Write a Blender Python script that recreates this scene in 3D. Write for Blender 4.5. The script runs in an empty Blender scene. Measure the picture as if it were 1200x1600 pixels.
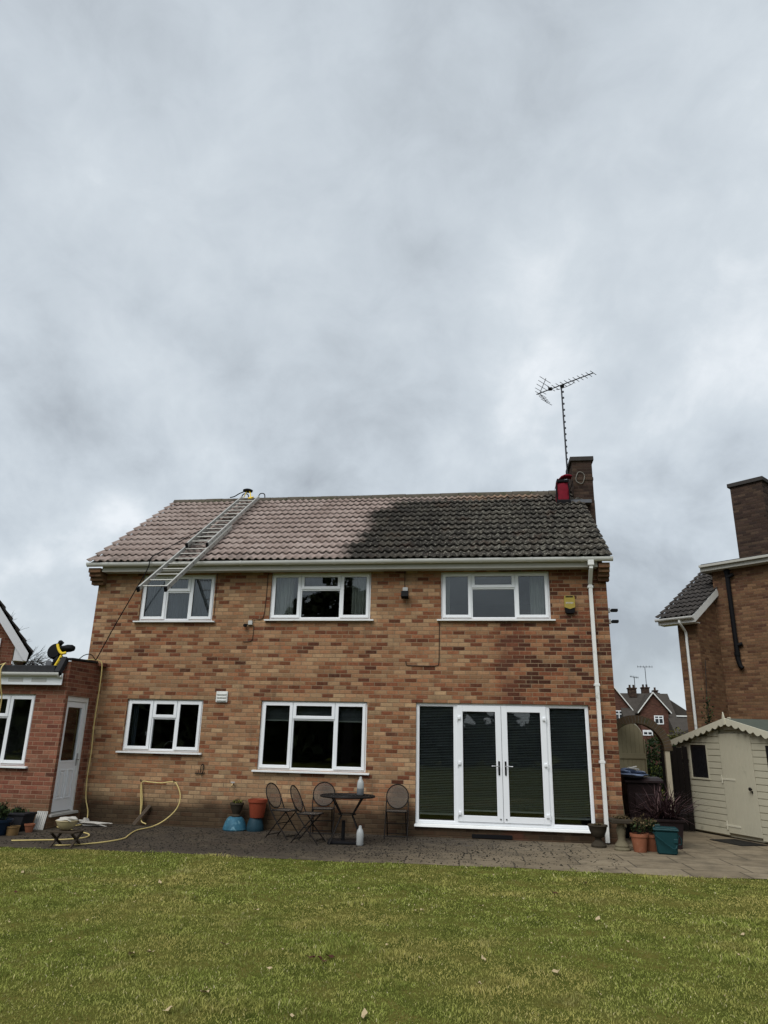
import bpy, bmesh, math, random
import numpy as np
from mathutils import Vector, Matrix
R = math.radians
random.seed(7); RNG = np.random.default_rng(7)
S = bpy.context.scene
C = S.collection

# ------------------------------------------------------------------ camera
cd = bpy.data.cameras.new("camera"); cam = bpy.data.objects.new("camera", cd); C.objects.link(cam)
cd.sensor_fit = 'VERTICAL'; cd.sensor_height = 36.0; cd.sensor_width = 27.0
cd.lens = 1109.0 / 1600 * 36; cd.clip_end = 3000; cd.clip_start = 0.05
_r = Vector((0.99058, 0.13518, 0.02184)); _u = Vector((0.02084, -0.30646, 0.95165)); _f = Vector((-0.13534, 0.94223, 0.30639))
cam.matrix_world = Matrix(((_r.x, _u.x, -_f.x, 1.27617), (_r.y, _u.y, -_f.y, -13.66109), (_r.z, _u.z, -_f.z, 1.59877), (0, 0, 0, 1)))
S.camera = cam
# ------------------------------------------------------------------ light
SUN_EL, SUN_AZ = R(52), R(205)        # azimuth clockwise from +Y: high, behind the camera and to its left
EXPOSURE = 0.72
S.view_settings.view_transform = 'Standard'; S.view_settings.look = 'None'
S.view_settings.exposure = EXPOSURE; S.view_settings.gamma = 1.0; S.view_settings.use_curve_mapping = False
sd = bpy.data.lights.new("sun", 'SUN'); so = bpy.data.objects.new("sun", sd); C.objects.link(so)
sd.energy = 1.5; sd.angle = R(40); sd.color = (1.0, 0.985, 0.96)
sdir = Vector((math.sin(SUN_AZ) * math.cos(SUN_EL), math.cos(SUN_AZ) * math.cos(SUN_EL), math.sin(SUN_EL)))
so.rotation_euler = sdir.to_track_quat('Z', 'Y').to_euler(); so.location = (0, 0, 40)


class NT:
    """small helper to write node trees as expressions"""
    def __init__(s, tree): s.t = tree; s.n = tree.nodes; s.l = tree.links
    def new(s, typ, **kw):
        nd = s.n.new(typ)
        for k, v in kw.items(): setattr(nd, k, v)
        return nd
    def put(s, sock, v):
        if isinstance(v, bpy.types.NodeSocket): s.l.new(v, sock)
        elif v is not None:
            if isinstance(v, (int, float)) and hasattr(sock.default_value, '__len__'):
                sock.default_value = [v] * len(sock.default_value) if len(sock.default_value) == 3 else (v, v, v, 1)
            elif hasattr(v, '__len__') and len(v) == 3 and len(sock.default_value) == 4: sock.default_value = (*v, 1)
            else: sock.default_value = v
    def m(s, op, a, b=None, c=None, clamp=False):
        nd = s.new('ShaderNodeMath', operation=op); nd.use_clamp = clamp
        s.put(nd.inputs[0], a); s.put(nd.inputs[1], b)
        if c is not None: s.put(nd.inputs[2], c)
        return nd.outputs[0]
    def sep(s, v):
        nd = s.new('ShaderNodeSeparateXYZ'); s.l.new(v, nd.inputs[0]); return nd.outputs
    def comb(s, x=0, y=0, z=0):
        nd = s.new('ShaderNodeCombineXYZ')
        for i, v in enumerate((x, y, z)): s.put(nd.inputs[i], v)
        return nd.outputs[0]
    def vm(s, op, a, b=None):
        nd = s.new('ShaderNodeVectorMath', operation=op); s.put(nd.inputs[0], a)
        if b is not None: s.put(nd.inputs[3] if op == 'SCALE' else nd.inputs[1], b)
        return nd.outputs[0]
    def noise(s, v, scale, detail=3, rough=0.55, dist=0.0, out='Fac'):
        nd = s.new('ShaderNodeTexNoise'); s.put(nd.inputs['Vector'], v)
        nd.inputs['Scale'].default_value = scale; nd.inputs['Detail'].default_value = detail
        nd.inputs['Roughness'].default_value = rough; nd.inputs['Distortion'].default_value = dist
        return nd.outputs[out]
    def voro(s, v, scale, out='Distance', feature='F1', rand=1.0):
        nd = s.new('ShaderNodeTexVoronoi', feature=feature); s.put(nd.inputs['Vector'], v)
        nd.inputs['Scale'].default_value = scale; nd.inputs['Randomness'].default_value = rand
        return nd.outputs[out]
    def white(s, v, out='Value'):
        nd = s.new('ShaderNodeTexWhiteNoise', noise_dimensions='3D'); s.put(nd.inputs['Vector'], v); return nd.outputs[out]
    def ramp(s, f, stops, interp='LINEAR'):
        nd = s.new('ShaderNodeValToRGB'); cr = nd.color_ramp; cr.interpolation = interp
        while len(cr.elements) < len(stops): cr.elements.new(0.5)
        for e, (p, c) in zip(cr.elements, stops):
            e.position = p; e.color = (*c, 1) if hasattr(c, '__len__') else (c, c, c, 1)
        s.put(nd.inputs[0], f); return nd.outputs[0]
    def mix(s, f, a, b, blend='MIX'):
        nd = s.new('ShaderNodeMix', data_type='RGBA', blend_type=blend)
        s.put(nd.inputs[0], f); s.put(nd.inputs[6], a); s.put(nd.inputs[7], b); return nd.outputs[2]
    def sstep(s, v, lo, hi):
        nd = s.new('ShaderNodeMapRange', interpolation_type='SMOOTHSTEP'); s.put(nd.inputs[0], v)
        s.put(nd.inputs[1], lo); s.put(nd.inputs[2], hi); return nd.outputs[0]
    def bump(s, h, strength=0.5, dist=0.01, normal=None):
        nd = s.new('ShaderNodeBump'); s.put(nd.inputs['Height'], h)
        nd.inputs['Strength'].default_value = strength; nd.inputs['Distance'].default_value = dist
        if normal: s.l.new(normal, nd.inputs['Normal'])
        return nd.outputs[0]
    def objco(s): return s.new('ShaderNodeTexCoord').outputs['Object']


# ------------------------------------------------------------------ overcast sky
W = bpy.data.worlds.new("World"); S.world = W; W.use_nodes = True
W.node_tree.nodes.clear(); q = NT(W.node_tree)
sky = q.new('ShaderNodeTexSky', sky_type='NISHITA'); sky.sun_disc = False; sky.sun_elevation = SUN_EL; sky.sun_rotation = SUN_AZ
d = q.new('ShaderNodeTexCoord').outputs['Generated']
dx, dy, dz = q.sep(d)
den = q.m('ADD', q.m('MAXIMUM', dz, 0.0), 0.85)
pc = q.comb(q.m('DIVIDE', dx, den), q.m('DIVIDE', dy, den), q.m('MULTIPLY', dz, 0.2))
pc = q.vm('ADD', q.vm('SCALE', pc, 1.75), (8.7, 4.4, 0.0))
big = q.noise(pc, 1.0, 3, 0.5, 0.3)
mid = q.noise(pc, 2.7, 8, 0.54, 0.25)
fin = q.noise(pc, 9.0, 6, 0.6, 0.4)
lowf = q.sstep(dz, 0.62, 0.22)                      # broken, lumpier cloud lower down; smoother sheet overhead
v = q.m('ADD', q.m('MULTIPLY', q.m('SUBTRACT', big, 0.5), 0.95), q.m('MULTIPLY', q.m('SUBTRACT', mid, 0.5), q.m('ADD', 0.42, q.m('MULTIPLY', lowf, 0.85))))
v = q.m('ADD', q.m('ADD', v, q.m('MULTIPLY', q.m('SUBTRACT', fin, 0.5), 0.22)), 0.5)
cl = q.ramp(v, [(0.24, (.215, .235, .258)), (0.38, (.298, .328, .356)), (0.49, (.362, .398, .430)), (0.59, (.415, .452, .482)), (0.72, (.535, .562, .585))])
hor = q.sstep(dz, 0.30, 0.02)                       # paler towards the horizon, as overcast is
cl = q.mix(q.m('MULTIPLY', hor, 0.5), cl, (.325, .358, .386))
cl = q.vm('SCALE', cl, 10.0)
colr = q.mix(0.93, sky.outputs[0], cl)
bg = q.new('ShaderNodeBackground'); q.l.new(colr, bg.inputs[0]); bg.inputs[1].default_value = 0.1
q.l.new(bg.outputs[0], q.new('ShaderNodeOutputWorld').inputs[0])

# ------------------------------------------------------------------ material helpers
def mat(name):
    m = bpy.data.materials.new(name); m.use_nodes = True; m.node_tree.nodes.clear()
    t = NT(m.node_tree); out = t.new('ShaderNodeOutputMaterial'); b = t.new('ShaderNodeBsdfPrincipled')
    t.l.new(b.outputs[0], out.inputs[0]); t.b = b; t.out = out
    return m, t

def plain(name, col, rough=0.5, metal=0.0, var=0.25, vscale=14, bump=0.15, bscale=60, dirt=None, spec=None):
    if spec is None: spec = 0.5 if rough < 0.35 else (0.15 if rough < 0.6 else 0.06)
    m, t = mat(name); o = t.objco()
    n = t.noise(o, vscale, 5, 0.6)
    c = t.mix(n, tuple(x * (1 - var) for x in col), tuple(min(1, x * (1 + var)) for x in col))
    if dirt:
        dn = t.sstep(t.noise(o, dirt[2], 6, 0.65), dirt[1], dirt[1] + 0.2)
        c = t.mix(dn, c, dirt[0])
    t.put(t.b.inputs['Base Color'], c); t.b.inputs['Metallic'].default_value = metal
    t.put(t.b.inputs['Roughness'], t.m('ADD', rough - 0.06, t.m('MULTIPLY', n, 0.12)))
    t.b.inputs['Specular IOR Level'].default_value = spec
    if bump: t.put(t.b.inputs['Normal'], t.bump(t.noise(o, bscale, 3), bump, 0.004))
    return m

def wall_uv(t):
    tc = t.new('ShaderNodeTexCoord'); x, y, z = t.sep(tc.outputs['Object']); nx, ny, nz = t.sep(tc.outputs['Normal'])
    f = t.m('GREATER_THAN', t.m('ABSOLUTE', nx), 0.6)
    u = t.m('ADD', t.m('MULTIPLY', x, t.m('SUBTRACT', 1.0, f)), t.m('MULTIPLY', t.m('ADD', y, 0.1125), f))
    return u, z, tc.outputs['Object'], x, y

def brick(name, stops, mortar, zone=None, damp=None, rowh=0.075, bl=0.225, joint=0.012, stain=None, zoff=0.0):
    """individual bricks: every brick draws its own colour from the palette"""
    m, t = mat(name); u, z, o, x, y = wall_uv(t)
    wob = t.m('MULTIPLY', t.m('SUBTRACT', t.noise(o, 2.3, 2), 0.5), 0.012)
    zz = t.m('ADD', t.m('ADD', z, wob), 5.0 + zoff); zr = t.m('DIVIDE', zz, rowh); row = t.m('FLOOR', zr)
    jit = t.m('MULTIPLY', t.white(t.comb(row, 3.0, 1.0)), 0.14)
    half = t.m('ADD', t.m('MULTIPLY', t.m('MODULO', row, 2.0), 0.5), jit)
    ur = t.m('ADD', t.m('DIVIDE', t.m('ADD', u, 50.0), bl), half); col = t.m('FLOOR', ur)
    fu = t.m('FRACT', ur); fz = t.m('FRACT', zr)
    du = t.m('MULTIPLY', t.m('MINIMUM', fu, t.m('SUBTRACT', 1.0, fu)), bl)
    dz_ = t.m('MULTIPLY', t.m('MINIMUM', fz, t.m('SUBTRACT', 1.0, fz)), rowh)
    edge = t.m('ADD', t.m('MINIMUM', du, dz_), t.m('MULTIPLY', t.m('SUBTRACT', t.noise(o, 70, 2), 0.5), 0.006))
    inb = t.sstep(edge, joint * 0.5 - 0.003, joint * 0.5 + 0.003); chip = t.noise(o, 45, 4, .7)
    key = t.white(t.comb(row, col, 0.5)); k2 = t.white(t.comb(col, row, 7.5)); pair = t.white(t.comb(t.m('FLOOR', t.m('DIVIDE', col, 2.0)), row, 2.5))
    kk = t.m('ADD', t.m('ADD', t.m('MULTIPLY', key, 0.72), t.m('MULTIPLY', pair, 0.24)), t.m('MULTIPLY', t.m('SUBTRACT', t.noise(o, 18, 4, .7), .5), .35))
    if zone is not None: kk = t.m('ADD', kk, zone(t, x, y, z, o), clamp=True)
    c = t.ramp(kk, stops)
    c = t.mix(1.0, c, t.ramp(k2, [(0, .72), (0.5, 1.0), (1, 1.20)]), 'MULTIPLY')
    fine = t.noise(o, 26, 6, 0.7)
    c = t.mix(1.0, c, t.ramp(fine, [(.25, .72), (.5, 1.0), (.8, 1.25)]), 'MULTIPLY')
    smear = t.sstep(t.noise(o, 5.0, 5, 0.7), 0.50, 0.72)          # mortar bleed over faces
    c = t.mix(t.m('MULTIPLY', smear, 0.22), c, mortar)
    mc = t.mix(t.noise(o, 3.0, 4), tuple(a * 0.55 for a in mortar), tuple(a * 1.1 for a in mortar))
    c = t.mix(inb, mc, c)
    if damp:
        dn = t.m('MULTIPLY', t.sstep(t.m('ADD', z, t.m('MULTIPLY', t.noise(o, 1.6, 4), -0.35)), damp[1], damp[0]), damp[2])
        c = t.mix(dn, c, damp[3])
    if stain: c = stain(t, c, x, y, z, o)
    t.put(t.b.inputs['Base Color'], c); t.b.inputs['Roughness'].default_value = 0.9; t.b.inputs['Specular IOR Level'].default_value = 0.06
    h = t.m('ADD', inb, t.m('MULTIPLY', fine, 0.5))
    t.put(t.b.inputs['Normal'], t.bump(h, 0.75, 0.006))
    return m

def attr_mat(name, stops, rough=0.7, extra=None, trans=0.0, spec=0.1):
    """colour driven by a per-face random attribute 'rnd' (leaves, blades)"""
    m, t = mat(name); a = t.new('ShaderNodeAttribute'); a.attribute_name = 'rnd'
    c = t.ramp(a.outputs['Fac'], stops)
    if extra: c = extra(t, c)
    t.put(t.b.inputs['Base Color'], c); t.b.inputs['Roughness'].default_value = rough; t.b.inputs['Specular IOR Level'].default_value = spec
    if trans:
        tr = t.new('ShaderNodeBsdfTranslucent'); t.put(tr.inputs[0], c); mx = t.new('ShaderNodeMixShader'); mx.inputs[0].default_value = trans
        t.l.new(t.b.outputs[0], mx.inputs[1]); t.l.new(tr.outputs[0], mx.inputs[2]); t.l.new(mx.outputs[0], t.out.inputs[0])
    return m

M = {}
# main house: buff, tan, orange and dark red stocks
def zone_main(t, x, y, z, o):
    big = t.m('MULTIPLY', t.m('SUBTRACT', t.noise(o, 0.8, 4), 0.5), 0.24)
    low = t.m('MULTIPLY', t.m('MULTIPLY', t.sstep(z, 1.35, 0.7), t.sstep(x, 0.3, -1.5)), -0.22)   # paler buff batch low on the left
    pier = t.m('MULTIPLY', t.sstep(x, 2.75, 3.2), 0.26)                                             # redder pier by the downpipe
    mid = t.m('MULTIPLY', t.m('MULTIPLY', t.sstep(z, 2.2, 2.6), t.sstep(z, 4.2, 3.2)), 0.07)
    return t.m('ADD', t.m('ADD', big, low), t.m('ADD', pier, mid))
def stain_main(t, c, x, y, z, o):
    n = t.noise(t.comb(t.m('MULTIPLY', x, 3.0), 0.0, t.m('MULTIPLY', z, 0.5)), 1.5, 5, 0.65)
    c = t.mix(t.m('MULTIPLY', t.sstep(n, 0.52, 0.72), 0.38), c, (.10, .075, .05))
    leak = t.m('MULTIPLY', t.m('MULTIPLY', t.sstep(t.m('ABSOLUTE', t.m('SUBTRACT', x, 3.27)), 0.34, 0.05), t.sstep(t.noise(o, 4, 4), .35, .6)), 0.5)
    return t.mix(leak, c, (.12, .045, .03))
M['brick'] = brick('multicoloured_brick', [(0.0, (.395, .265, .150)), (0.30, (.340, .203, .112)), (0.50, (.305, .163, .087)), (0.65, (.262, .116, .059)), (0.79, (.182, .066, .035)), (1.0, (.076, .031, .020))],
                   (.30, .21, .132), zone_main, damp=(0.10, 0.45, 0.88, (.032, .024, .016)), stain=stain_main)
M['brick_red'] = brick('red_extension_brick', [(0.0, (.25, .12, .075)), (0.3, (.225, .095, .06)), (0.6, (.20, .075, .048)), (0.85, (.15, .055, .038)), (1.0, (.10, .042, .03))],
                       (.33, .21, .14), lambda t, x, y, z, o: t.m('MULTIPLY', t.m('SUBTRACT', t.noise(o, 1.0, 3), 0.55), 0.4), damp=(0.05, 0.42, 0.6, (.11, .085, .045)))
M['brick_brown'] = brick('brown_neighbour_brick', [(0.0, (.21, .125, .07)), (0.4, (.17, .095, .052)), (0.7, (.13, .066, .04)), (1.0, (.085, .042, .03))],
                         (.165, .11, .068), lambda t, x, y, z, o: t.m('MULTIPLY', t.m('SUBTRACT', t.noise(o, 0.6, 3), 0.55), 0.6))
M['brick_dark'] = brick('sooty_chimney_brick', [(0.0, (.085, .058, .040)), (0.4, (.062, .040, .030)), (0.7, (.045, .029, .024)), (1.0, (.028, .021, .018))],
                        (.066, .050, .038), None)
M['brick_far'] = brick('dark_red_far_brick', [(0.0, (.125, .060, .043)), (0.5, (.10, .046, .035)), (1.0, (.07, .036, .028))], (.12, .07, .052), None)
M['brick_arch'] = plain('mossy_arch_brick', (.085, .06, .038), 0.95, 0, 0.45, 9, 0.6, 40, dirt=((.05, .055, .025), .52, 6))

M['upvc'] = plain('white_upvc', (.80, .82, .84), 0.32, 0, 0.03, 6, 0.0)
M['gutter'] = plain('weathered_white_plastic', (.70, .70, .67), 0.4, 0, 0.10, 5, 0.05, 30, dirt=((.28, .27, .21), .60, 3.5))
M['soffit'] = plain('off_white_painted_soffit', (.42, .41, .365), 0.6, 0, 0.08, 4, 0.05, dirt=((.30, .29, .22), .62, 4))
M['sill'] = plain('white_plastic_sill', (.76, .77, .76), 0.4, 0, 0.06, 8, 0.0, dirt=((.42, .40, .34), .64, 9))
M['gasket'] = plain('dark_rubber_seal', (.07, .07, .075), 0.6, 0, 0.1, 10, 0)
M['blackplastic'] = plain('black_plastic', (.010, .010, .011), 0.5, 0, 0.2, 12, 0.05, spec=.05)
M['blackmetal'] = plain('black_painted_steel', (.012, .010, .009), 0.55, 0.0, 0.3, 30, 0.1, spec=0.12)
M['alu'] = plain('weathered_aluminium', (.42, .415, .385), 0.5, 0.45, 0.12, 25, 0.05, dirt=((.30, .28, .23), .60, 12))
M['steel'] = plain('galvanised_steel', (.40, .41, .42), 0.42, 0.85, 0.15, 30, 0.0)
M['aerialmetal'] = plain('dull_aerial_metal', (.05, .052, .058), 0.5, 0.5, 0.2, 30, 0.0)
M['yellow'] = plain('yellow_plastic', (.78, .56, .045), 0.42, 0, 0.08, 10, 0)
M['alarmyellow'] = plain('sun_faded_yellow_plastic', (.33, .25, .055), 0.45, 0, 0.12, 10, 0, dirt=((.35, .28, .06), .6, 14))
M['hose'] = plain('yellow_garden_hose', (.58, .46, .19), 0.45, 0, 0.12, 8, 0.0, dirt=((.40, .32, .16), .58, 8))
M['terracotta'] = plain('terracotta_clay', (.27, .105, .058), 0.85, 0, 0.2, 10, 0.2, dirt=((.50, .33, .24), .60, 11))
M['redplastic'] = plain('orange_red_plastic', (.24, .052, .026), 0.5, 0, 0.15, 7, 0.05)
M['blueglaze'] = plain('cracked_blue_glaze', (.030, .105, .155), 0.5, 0, 0.55, 9, 0.1, dirt=((.16, .30, .36), .54, 14))
M['blueglaze2'] = plain('dull_blue_glaze', (.014, .040, .056), 0.55, 0, 0.4, 6, 0.1)
M['navyglaze'] = plain('dark_blue_glaze', (.010, .022, .042), 0.4, 0, 0.3, 6, 0)
M['ochreglaze'] = plain('ochre_glazed_clay', (.20, .125, .055), 0.4, 0, 0.35, 8, 0.05)
M['greyplanter'] = plain('dark_grey_fibre_clay', (.022, .022, .025), 0.75, 0, 0.3, 6, 0.2)
M['soil'] = plain('dark_potting_soil', (.03, .022, .015), 0.95, 0, 0.4, 30, 0.8, 40)
M['teal'] = plain('teal_caddy_plastic', (.010, .042, .046), 0.38, 0, 0.2, 6, 0.03)
M['binbrown'] = plain('dark_brown_bin_plastic', (.017, .010, .010), 0.5, 0, 0.2, 5, 0.03)
M['bluebag'] = plain('crumpled_blue_plastic', (.11, .14, .21), 0.35, 0, 0.5, 9, 0.6, 12)
M['stone'] = plain('lichened_cast_stone', (.15, .13, .085), 0.92, 0, 0.3, 9, 0.5, 40, dirt=((.10, .095, .06), .52, 10))
M['darkstone'] = plain('damp_dark_stone', (.045, .037, .027), 0.92, 0, 0.35, 9, 0.5, 40)
M['concrete'] = plain('weathered_concrete', (.20, .19, .165), 0.92, 0, 0.25, 6, 0.4, 40, dirt=((.08, .08, .06), .55, 6))
M['sootcap'] = plain('sooty_cement_cap', (.055, .050, .047), .95, 0, .3, 9, .5, 40)
M['mortar'] = plain('grey_cement_flaunching', (.16, .155, .145), 0.95, 0, 0.3, 9, 0.5, 40)
M['lead'] = plain('dull_lead_sheet', (.13, .135, .145), 0.6, 0.3, 0.3, 5, 0.1)
M['felt'] = plain('black_roofing_felt', (.035, .035, .037), 0.9, 0, 0.3, 10, 0.3, 80)
M['oldfelt'] = plain('green_grey_mineral_felt', (.075, .085, .07), 0.9, 0, 0.25, 10, 0.3, 80, dirt=((.10, .09, .06), .57, 5))
M['shedpaint'] = plain('pale_sage_shed_paint', (.49, .46, .35), 0.6, 0, 0.08, 5, 0.15, 25, dirt=((.28, .27, .20), .60, 3))
M['shedtrim'] = plain('pale_trim_paint', (.60, .57, .45), 0.6, 0, 0.08, 7, 0.1, 25)
M['gatepaint'] = plain('olive_beige_gate_paint', (.25, .215, .135), 0.65, 0, 0.15, 6, 0.15, 25)
M['oldwood'] = plain('grey_weathered_wood', (.13, .10, .075), 0.85, 0, 0.35, 12, 0.3, 40)
M['stoolwood'] = plain('damp_brown_wood', (.055, .042, .03), .85, 0, .35, 12, .3, 40)
M['gapwood'] = plain('gap_shade_wood', (.010, .008, .007), 0.8, 0, 0.35, 12, 0.3, 40)  # near black: the shade of the gap is put into the colour
M['postwood'] = plain('pale_painted_post', (.42, .37, .27), 0.7, 0, 0.15, 8, 0.15)
M['interior'] = plain('dim_room_plaster', (.40, .37, .33), 0.9, 0, 0.1, 2, 0)
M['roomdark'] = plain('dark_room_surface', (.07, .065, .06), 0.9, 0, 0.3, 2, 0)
M['curtain'] = plain('cream_curtain_cloth', (.50, .485, .44), 0.9, 0, 0.1, 5, 0.05)
M['net'] = plain('grey_vertical_blind_cloth', (.11, .125, .155), 0.9, 0, 0.12, 4, 0.05)
M['blind'] = plain('grey_aluminium_slats', (.30, .305, .31), 0.45, 0.3, 0.15, 3, 0)
M['blindrail'] = plain('pale_blind_rail', (.50, .50, .46), 0.5, 0, 0.1, 3, 0)
M['redcloth'] = plain('red_nylon_cloth', (.165, .012, .022), 0.6, 0, 0.35, 9, 0.5, 14)
M['whiterag'] = plain('crumpled_white_cloth', (.42, .40, .36), 0.9, 0, 0.2, 9, 0.5, 20)
M['bowlglaze'] = plain('cream_mixing_bowl', (.45, .37, .22), 0.35, 0, 0.1, 9, 0)
M['greywhite'] = plain('grimy_white_plastic', (.46, .45, .42), 0.5, 0, 0.2, 9, 0.05, dirt=((.20, .19, .16), .55, 12))
M['cable'] = plain('brown_cable', (.05, .03, .022), 0.5, 0, 0.2, 9, 0)
M['bark'] = plain('dark_bark', (.045, .04, .036), 0.95, 0, 0.3, 12, 0.5, 40)
M['fartile'] = plain('brown_grey_far_tiles', (.060, .053, .046), 0.9, 0, 0.35, 3, 0.5, 9)
M['bottle'] = plain('milky_plastic_bottle', (.38, .395, .39), 0.25, 0, 0.06, 5, 0.05)
M['bottlefill'] = plain('grey_translucent_plastic', (.16, .17, .18), 0.3, 0, 0.1, 5, 0)
M['brass'] = plain('tarnished_brass', (.24, .17, .08), 0.4, 0.8, 0.2, 20, 0)
M['greyplastic'] = plain('pale_grey_plastic', (.50, .50, .48), 0.45, 0, 0.05, 10, 0)

def glass_mat(name, tint=(.86, .90, .90)):
    m, t = mat(name); t.n.remove(t.b)
    tr = t.new('ShaderNodeBsdfTransparent'); tr.inputs[0].default_value = (*tint, 1)
    gl = t.new('ShaderNodeBsdfGlossy'); gl.inputs['Color'].default_value = (1, 1, 1, 1); gl.inputs['Roughness'].default_value = 0.015
    t.put(gl.inputs['Normal'], t.bump(t.noise(t.objco(), 1.6, 2), 0.05, 0.02))
    fr = t.new('ShaderNodeFresnel'); fr.inputs[0].default_value = 1.5
    mx = t.new('ShaderNodeMixShader'); t.l.new(t.m('MULTIPLY', fr.outputs[0], 1.45, clamp=True), mx.inputs[0])
    t.l.new(tr.outputs[0], mx.inputs[1]); t.l.new(gl.outputs[0], mx.inputs[2]); t.l.new(mx.outputs[0], t.out.inputs[0])
    return m
M['glass'] = glass_mat('window_glass')
def mesh_cloth(name, col, alpha):
    m, t = mat(name); o = t.objco(); t.put(t.b.inputs['Base Color'], col); t.b.inputs['Roughness'].default_value = 0.8
    tr = t.new('ShaderNodeBsdfTransparent'); mx = t.new('ShaderNodeMixShader'); mx.inputs[0].default_value = alpha
    t.l.new(tr.outputs[0], mx.inputs[1]); t.l.new(t.b.outputs[0], mx.inputs[2]); t.l.new(mx.outputs[0], t.out.inputs[0]); return m
M['meshcloth'] = mesh_cloth('brown_woven_mesh', (.075, .062, .05), 0.62)

# roof tiles of the main house: left part jet-washed back to pinkish concrete, right part black with lichen
def tile_main():
    m, t = mat('interlocking_concrete_tiles'); o = t.objco(); x, y, z = t.sep(o)
    row = t.m('FLOOR', t.m('DIVIDE', t.m('ADD', y, 1.88), 0.2831))
    col = t.m('FLOOR', t.m('DIVIDE', t.m('ADD', x, 20.0), 0.30))
    tk = t.white(t.comb(row, col, 1.5)); rk = t.white(t.comb(row, 9.0, 2.5))
    n = t.noise(o, 7.0, 6, 0.7); nn = t.noise(o, 38, 4, 0.7)
    clean = t.ramp(t.m('ADD', t.m('MULTIPLY', tk, 0.5), t.m('MULTIPLY', n, 0.5)), [(.1, (.265, .205, .178)), (.5, (.325, .258, .228)), (.9, (.395, .322, .288))])
    clean = t.mix(t.m('MULTIPLY', t.sstep(nn, .55, .78), .35), clean, (.15, .125, .105))
    dirty = t.ramp(t.m('ADD', t.m('MULTIPLY', tk, 0.45), t.m('MULTIPLY', n, 0.55)), [(.2, (.022, .020, .018)), (.5, (.038, .034, .030)), (.8, (.066, .058, .047))])
    dirty = t.mix(t.m('MULTIPLY', t.sstep(nn, .54, .74), .45), dirty, (.115, .105, .08))
    # lichen gets denser to the right
    lf = t.sstep(x, -0.8, 3.2)
    sp = t.m('ADD', t.noise(o, 15, 5, 0.75), t.m('MULTIPLY', lf, 0.06))
    dirty = t.mix(t.m('MULTIPLY', t.sstep(sp, .595, .67), .8), dirty, (.33, .315, .26))
    brown = t.m('MULTIPLY', t.sstep(t.noise(o, 2.2, 4, .6), .55, .7), .45)
    dirty = t.mix(brown, dirty, (.07, .042, .03))
    # edge of the washed area runs diagonally, steps with the courses
    xb = t.m('ADD', t.m('ADD', t.m('MULTIPLY', y, .06), t.m('MULTIPLY', t.m('MAXIMUM', t.m('SUBTRACT', y, 2.2), 0.0), 0.7)), -1.42 + 1.5)   # house origin is at x=-1.5
    e = t.m('ADD', t.m('SUBTRACT', x, xb), t.m('ADD', t.m('MULTIPLY', t.m('SUBTRACT', n, .5), .55), t.m('MULTIPLY', t.m('SUBTRACT', rk, .5), .30)))
    msk = t.sstep(e, -0.18, 0.24)
    # strip below the ridge rinsed further along, unwashed strip under the ladder
    ridge = t.m('MULTIPLY', t.sstep(y, 2.88, 3.0), t.m('MULTIPLY', t.sstep(x, 4.5, 3.6), t.sstep(t.noise(o, 5, 4), .30, .50)))
    msk = t.m('MULTIPLY', msk, t.m('SUBTRACT', 1.0, t.m('MULTIPLY', ridge, .75)))
    lad = t.m('MULTIPLY', t.sstep(t.m('ABSOLUTE', t.m('ADD', x, 3.10)), .30, .14), t.sstep(t.noise(o, 5, 5, .7), .38, .55))
    msk = t.m('MAXIMUM', msk, t.m('MULTIPLY', lad, .75))
    eav = t.m('MULTIPLY', t.m('MULTIPLY', t.sstep(y, .0, -.25), t.sstep(t.noise(o, 4, 4), .45, .6)), .4)
    msk = t.m('MAXIMUM', msk, eav)
    c = t.mix(msk, clean, dirty)
    ora = t.m('MULTIPLY', t.m('MULTIPLY', ridge, t.sstep(x, 1.5, 3.0)), .5)
    c = t.mix(ora, c, (.30, .17, .08))
    t.put(t.b.inputs['Base Color'], c); t.b.inputs['Roughness'].default_value = .9; t.b.inputs['Specular IOR Level'].default_value = .08
    t.put(t.b.inputs['Normal'], t.bump(t.m('ADD', nn, n), .6, .008)); return m
M['tile_main'] = tile_main()
def tile_dark():
    m, t = mat('old_dark_tiles'); o = t.objco(); n = t.noise(o, 7, 6, .7)
    c = t.ramp(n, [(.25, (.030, .028, .027)), (.5, (.055, .050, .047)), (.75, (.09, .08, .07))])
    c = t.mix(t.m('MULTIPLY', t.sstep(t.noise(o, 9, 5, .75), .66, .71), .8), c, (.34, .33, .28))
    t.put(t.b.inputs['Base Color'], c); t.b.inputs['Roughness'].default_value = .92; t.b.inputs['Specular IOR Level'].default_value = .08
    t.put(t.b.inputs['Normal'], t.bump(n, .6, .008)); return m
M['tile_dark'] = tile_dark()
M['ridge'] = plain('mossy_ridge_tiles', (.095, .082, .065), .95, 0, .4, 8, .6, 30, dirt=((.055, .06, .03), .52, 5))

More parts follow.
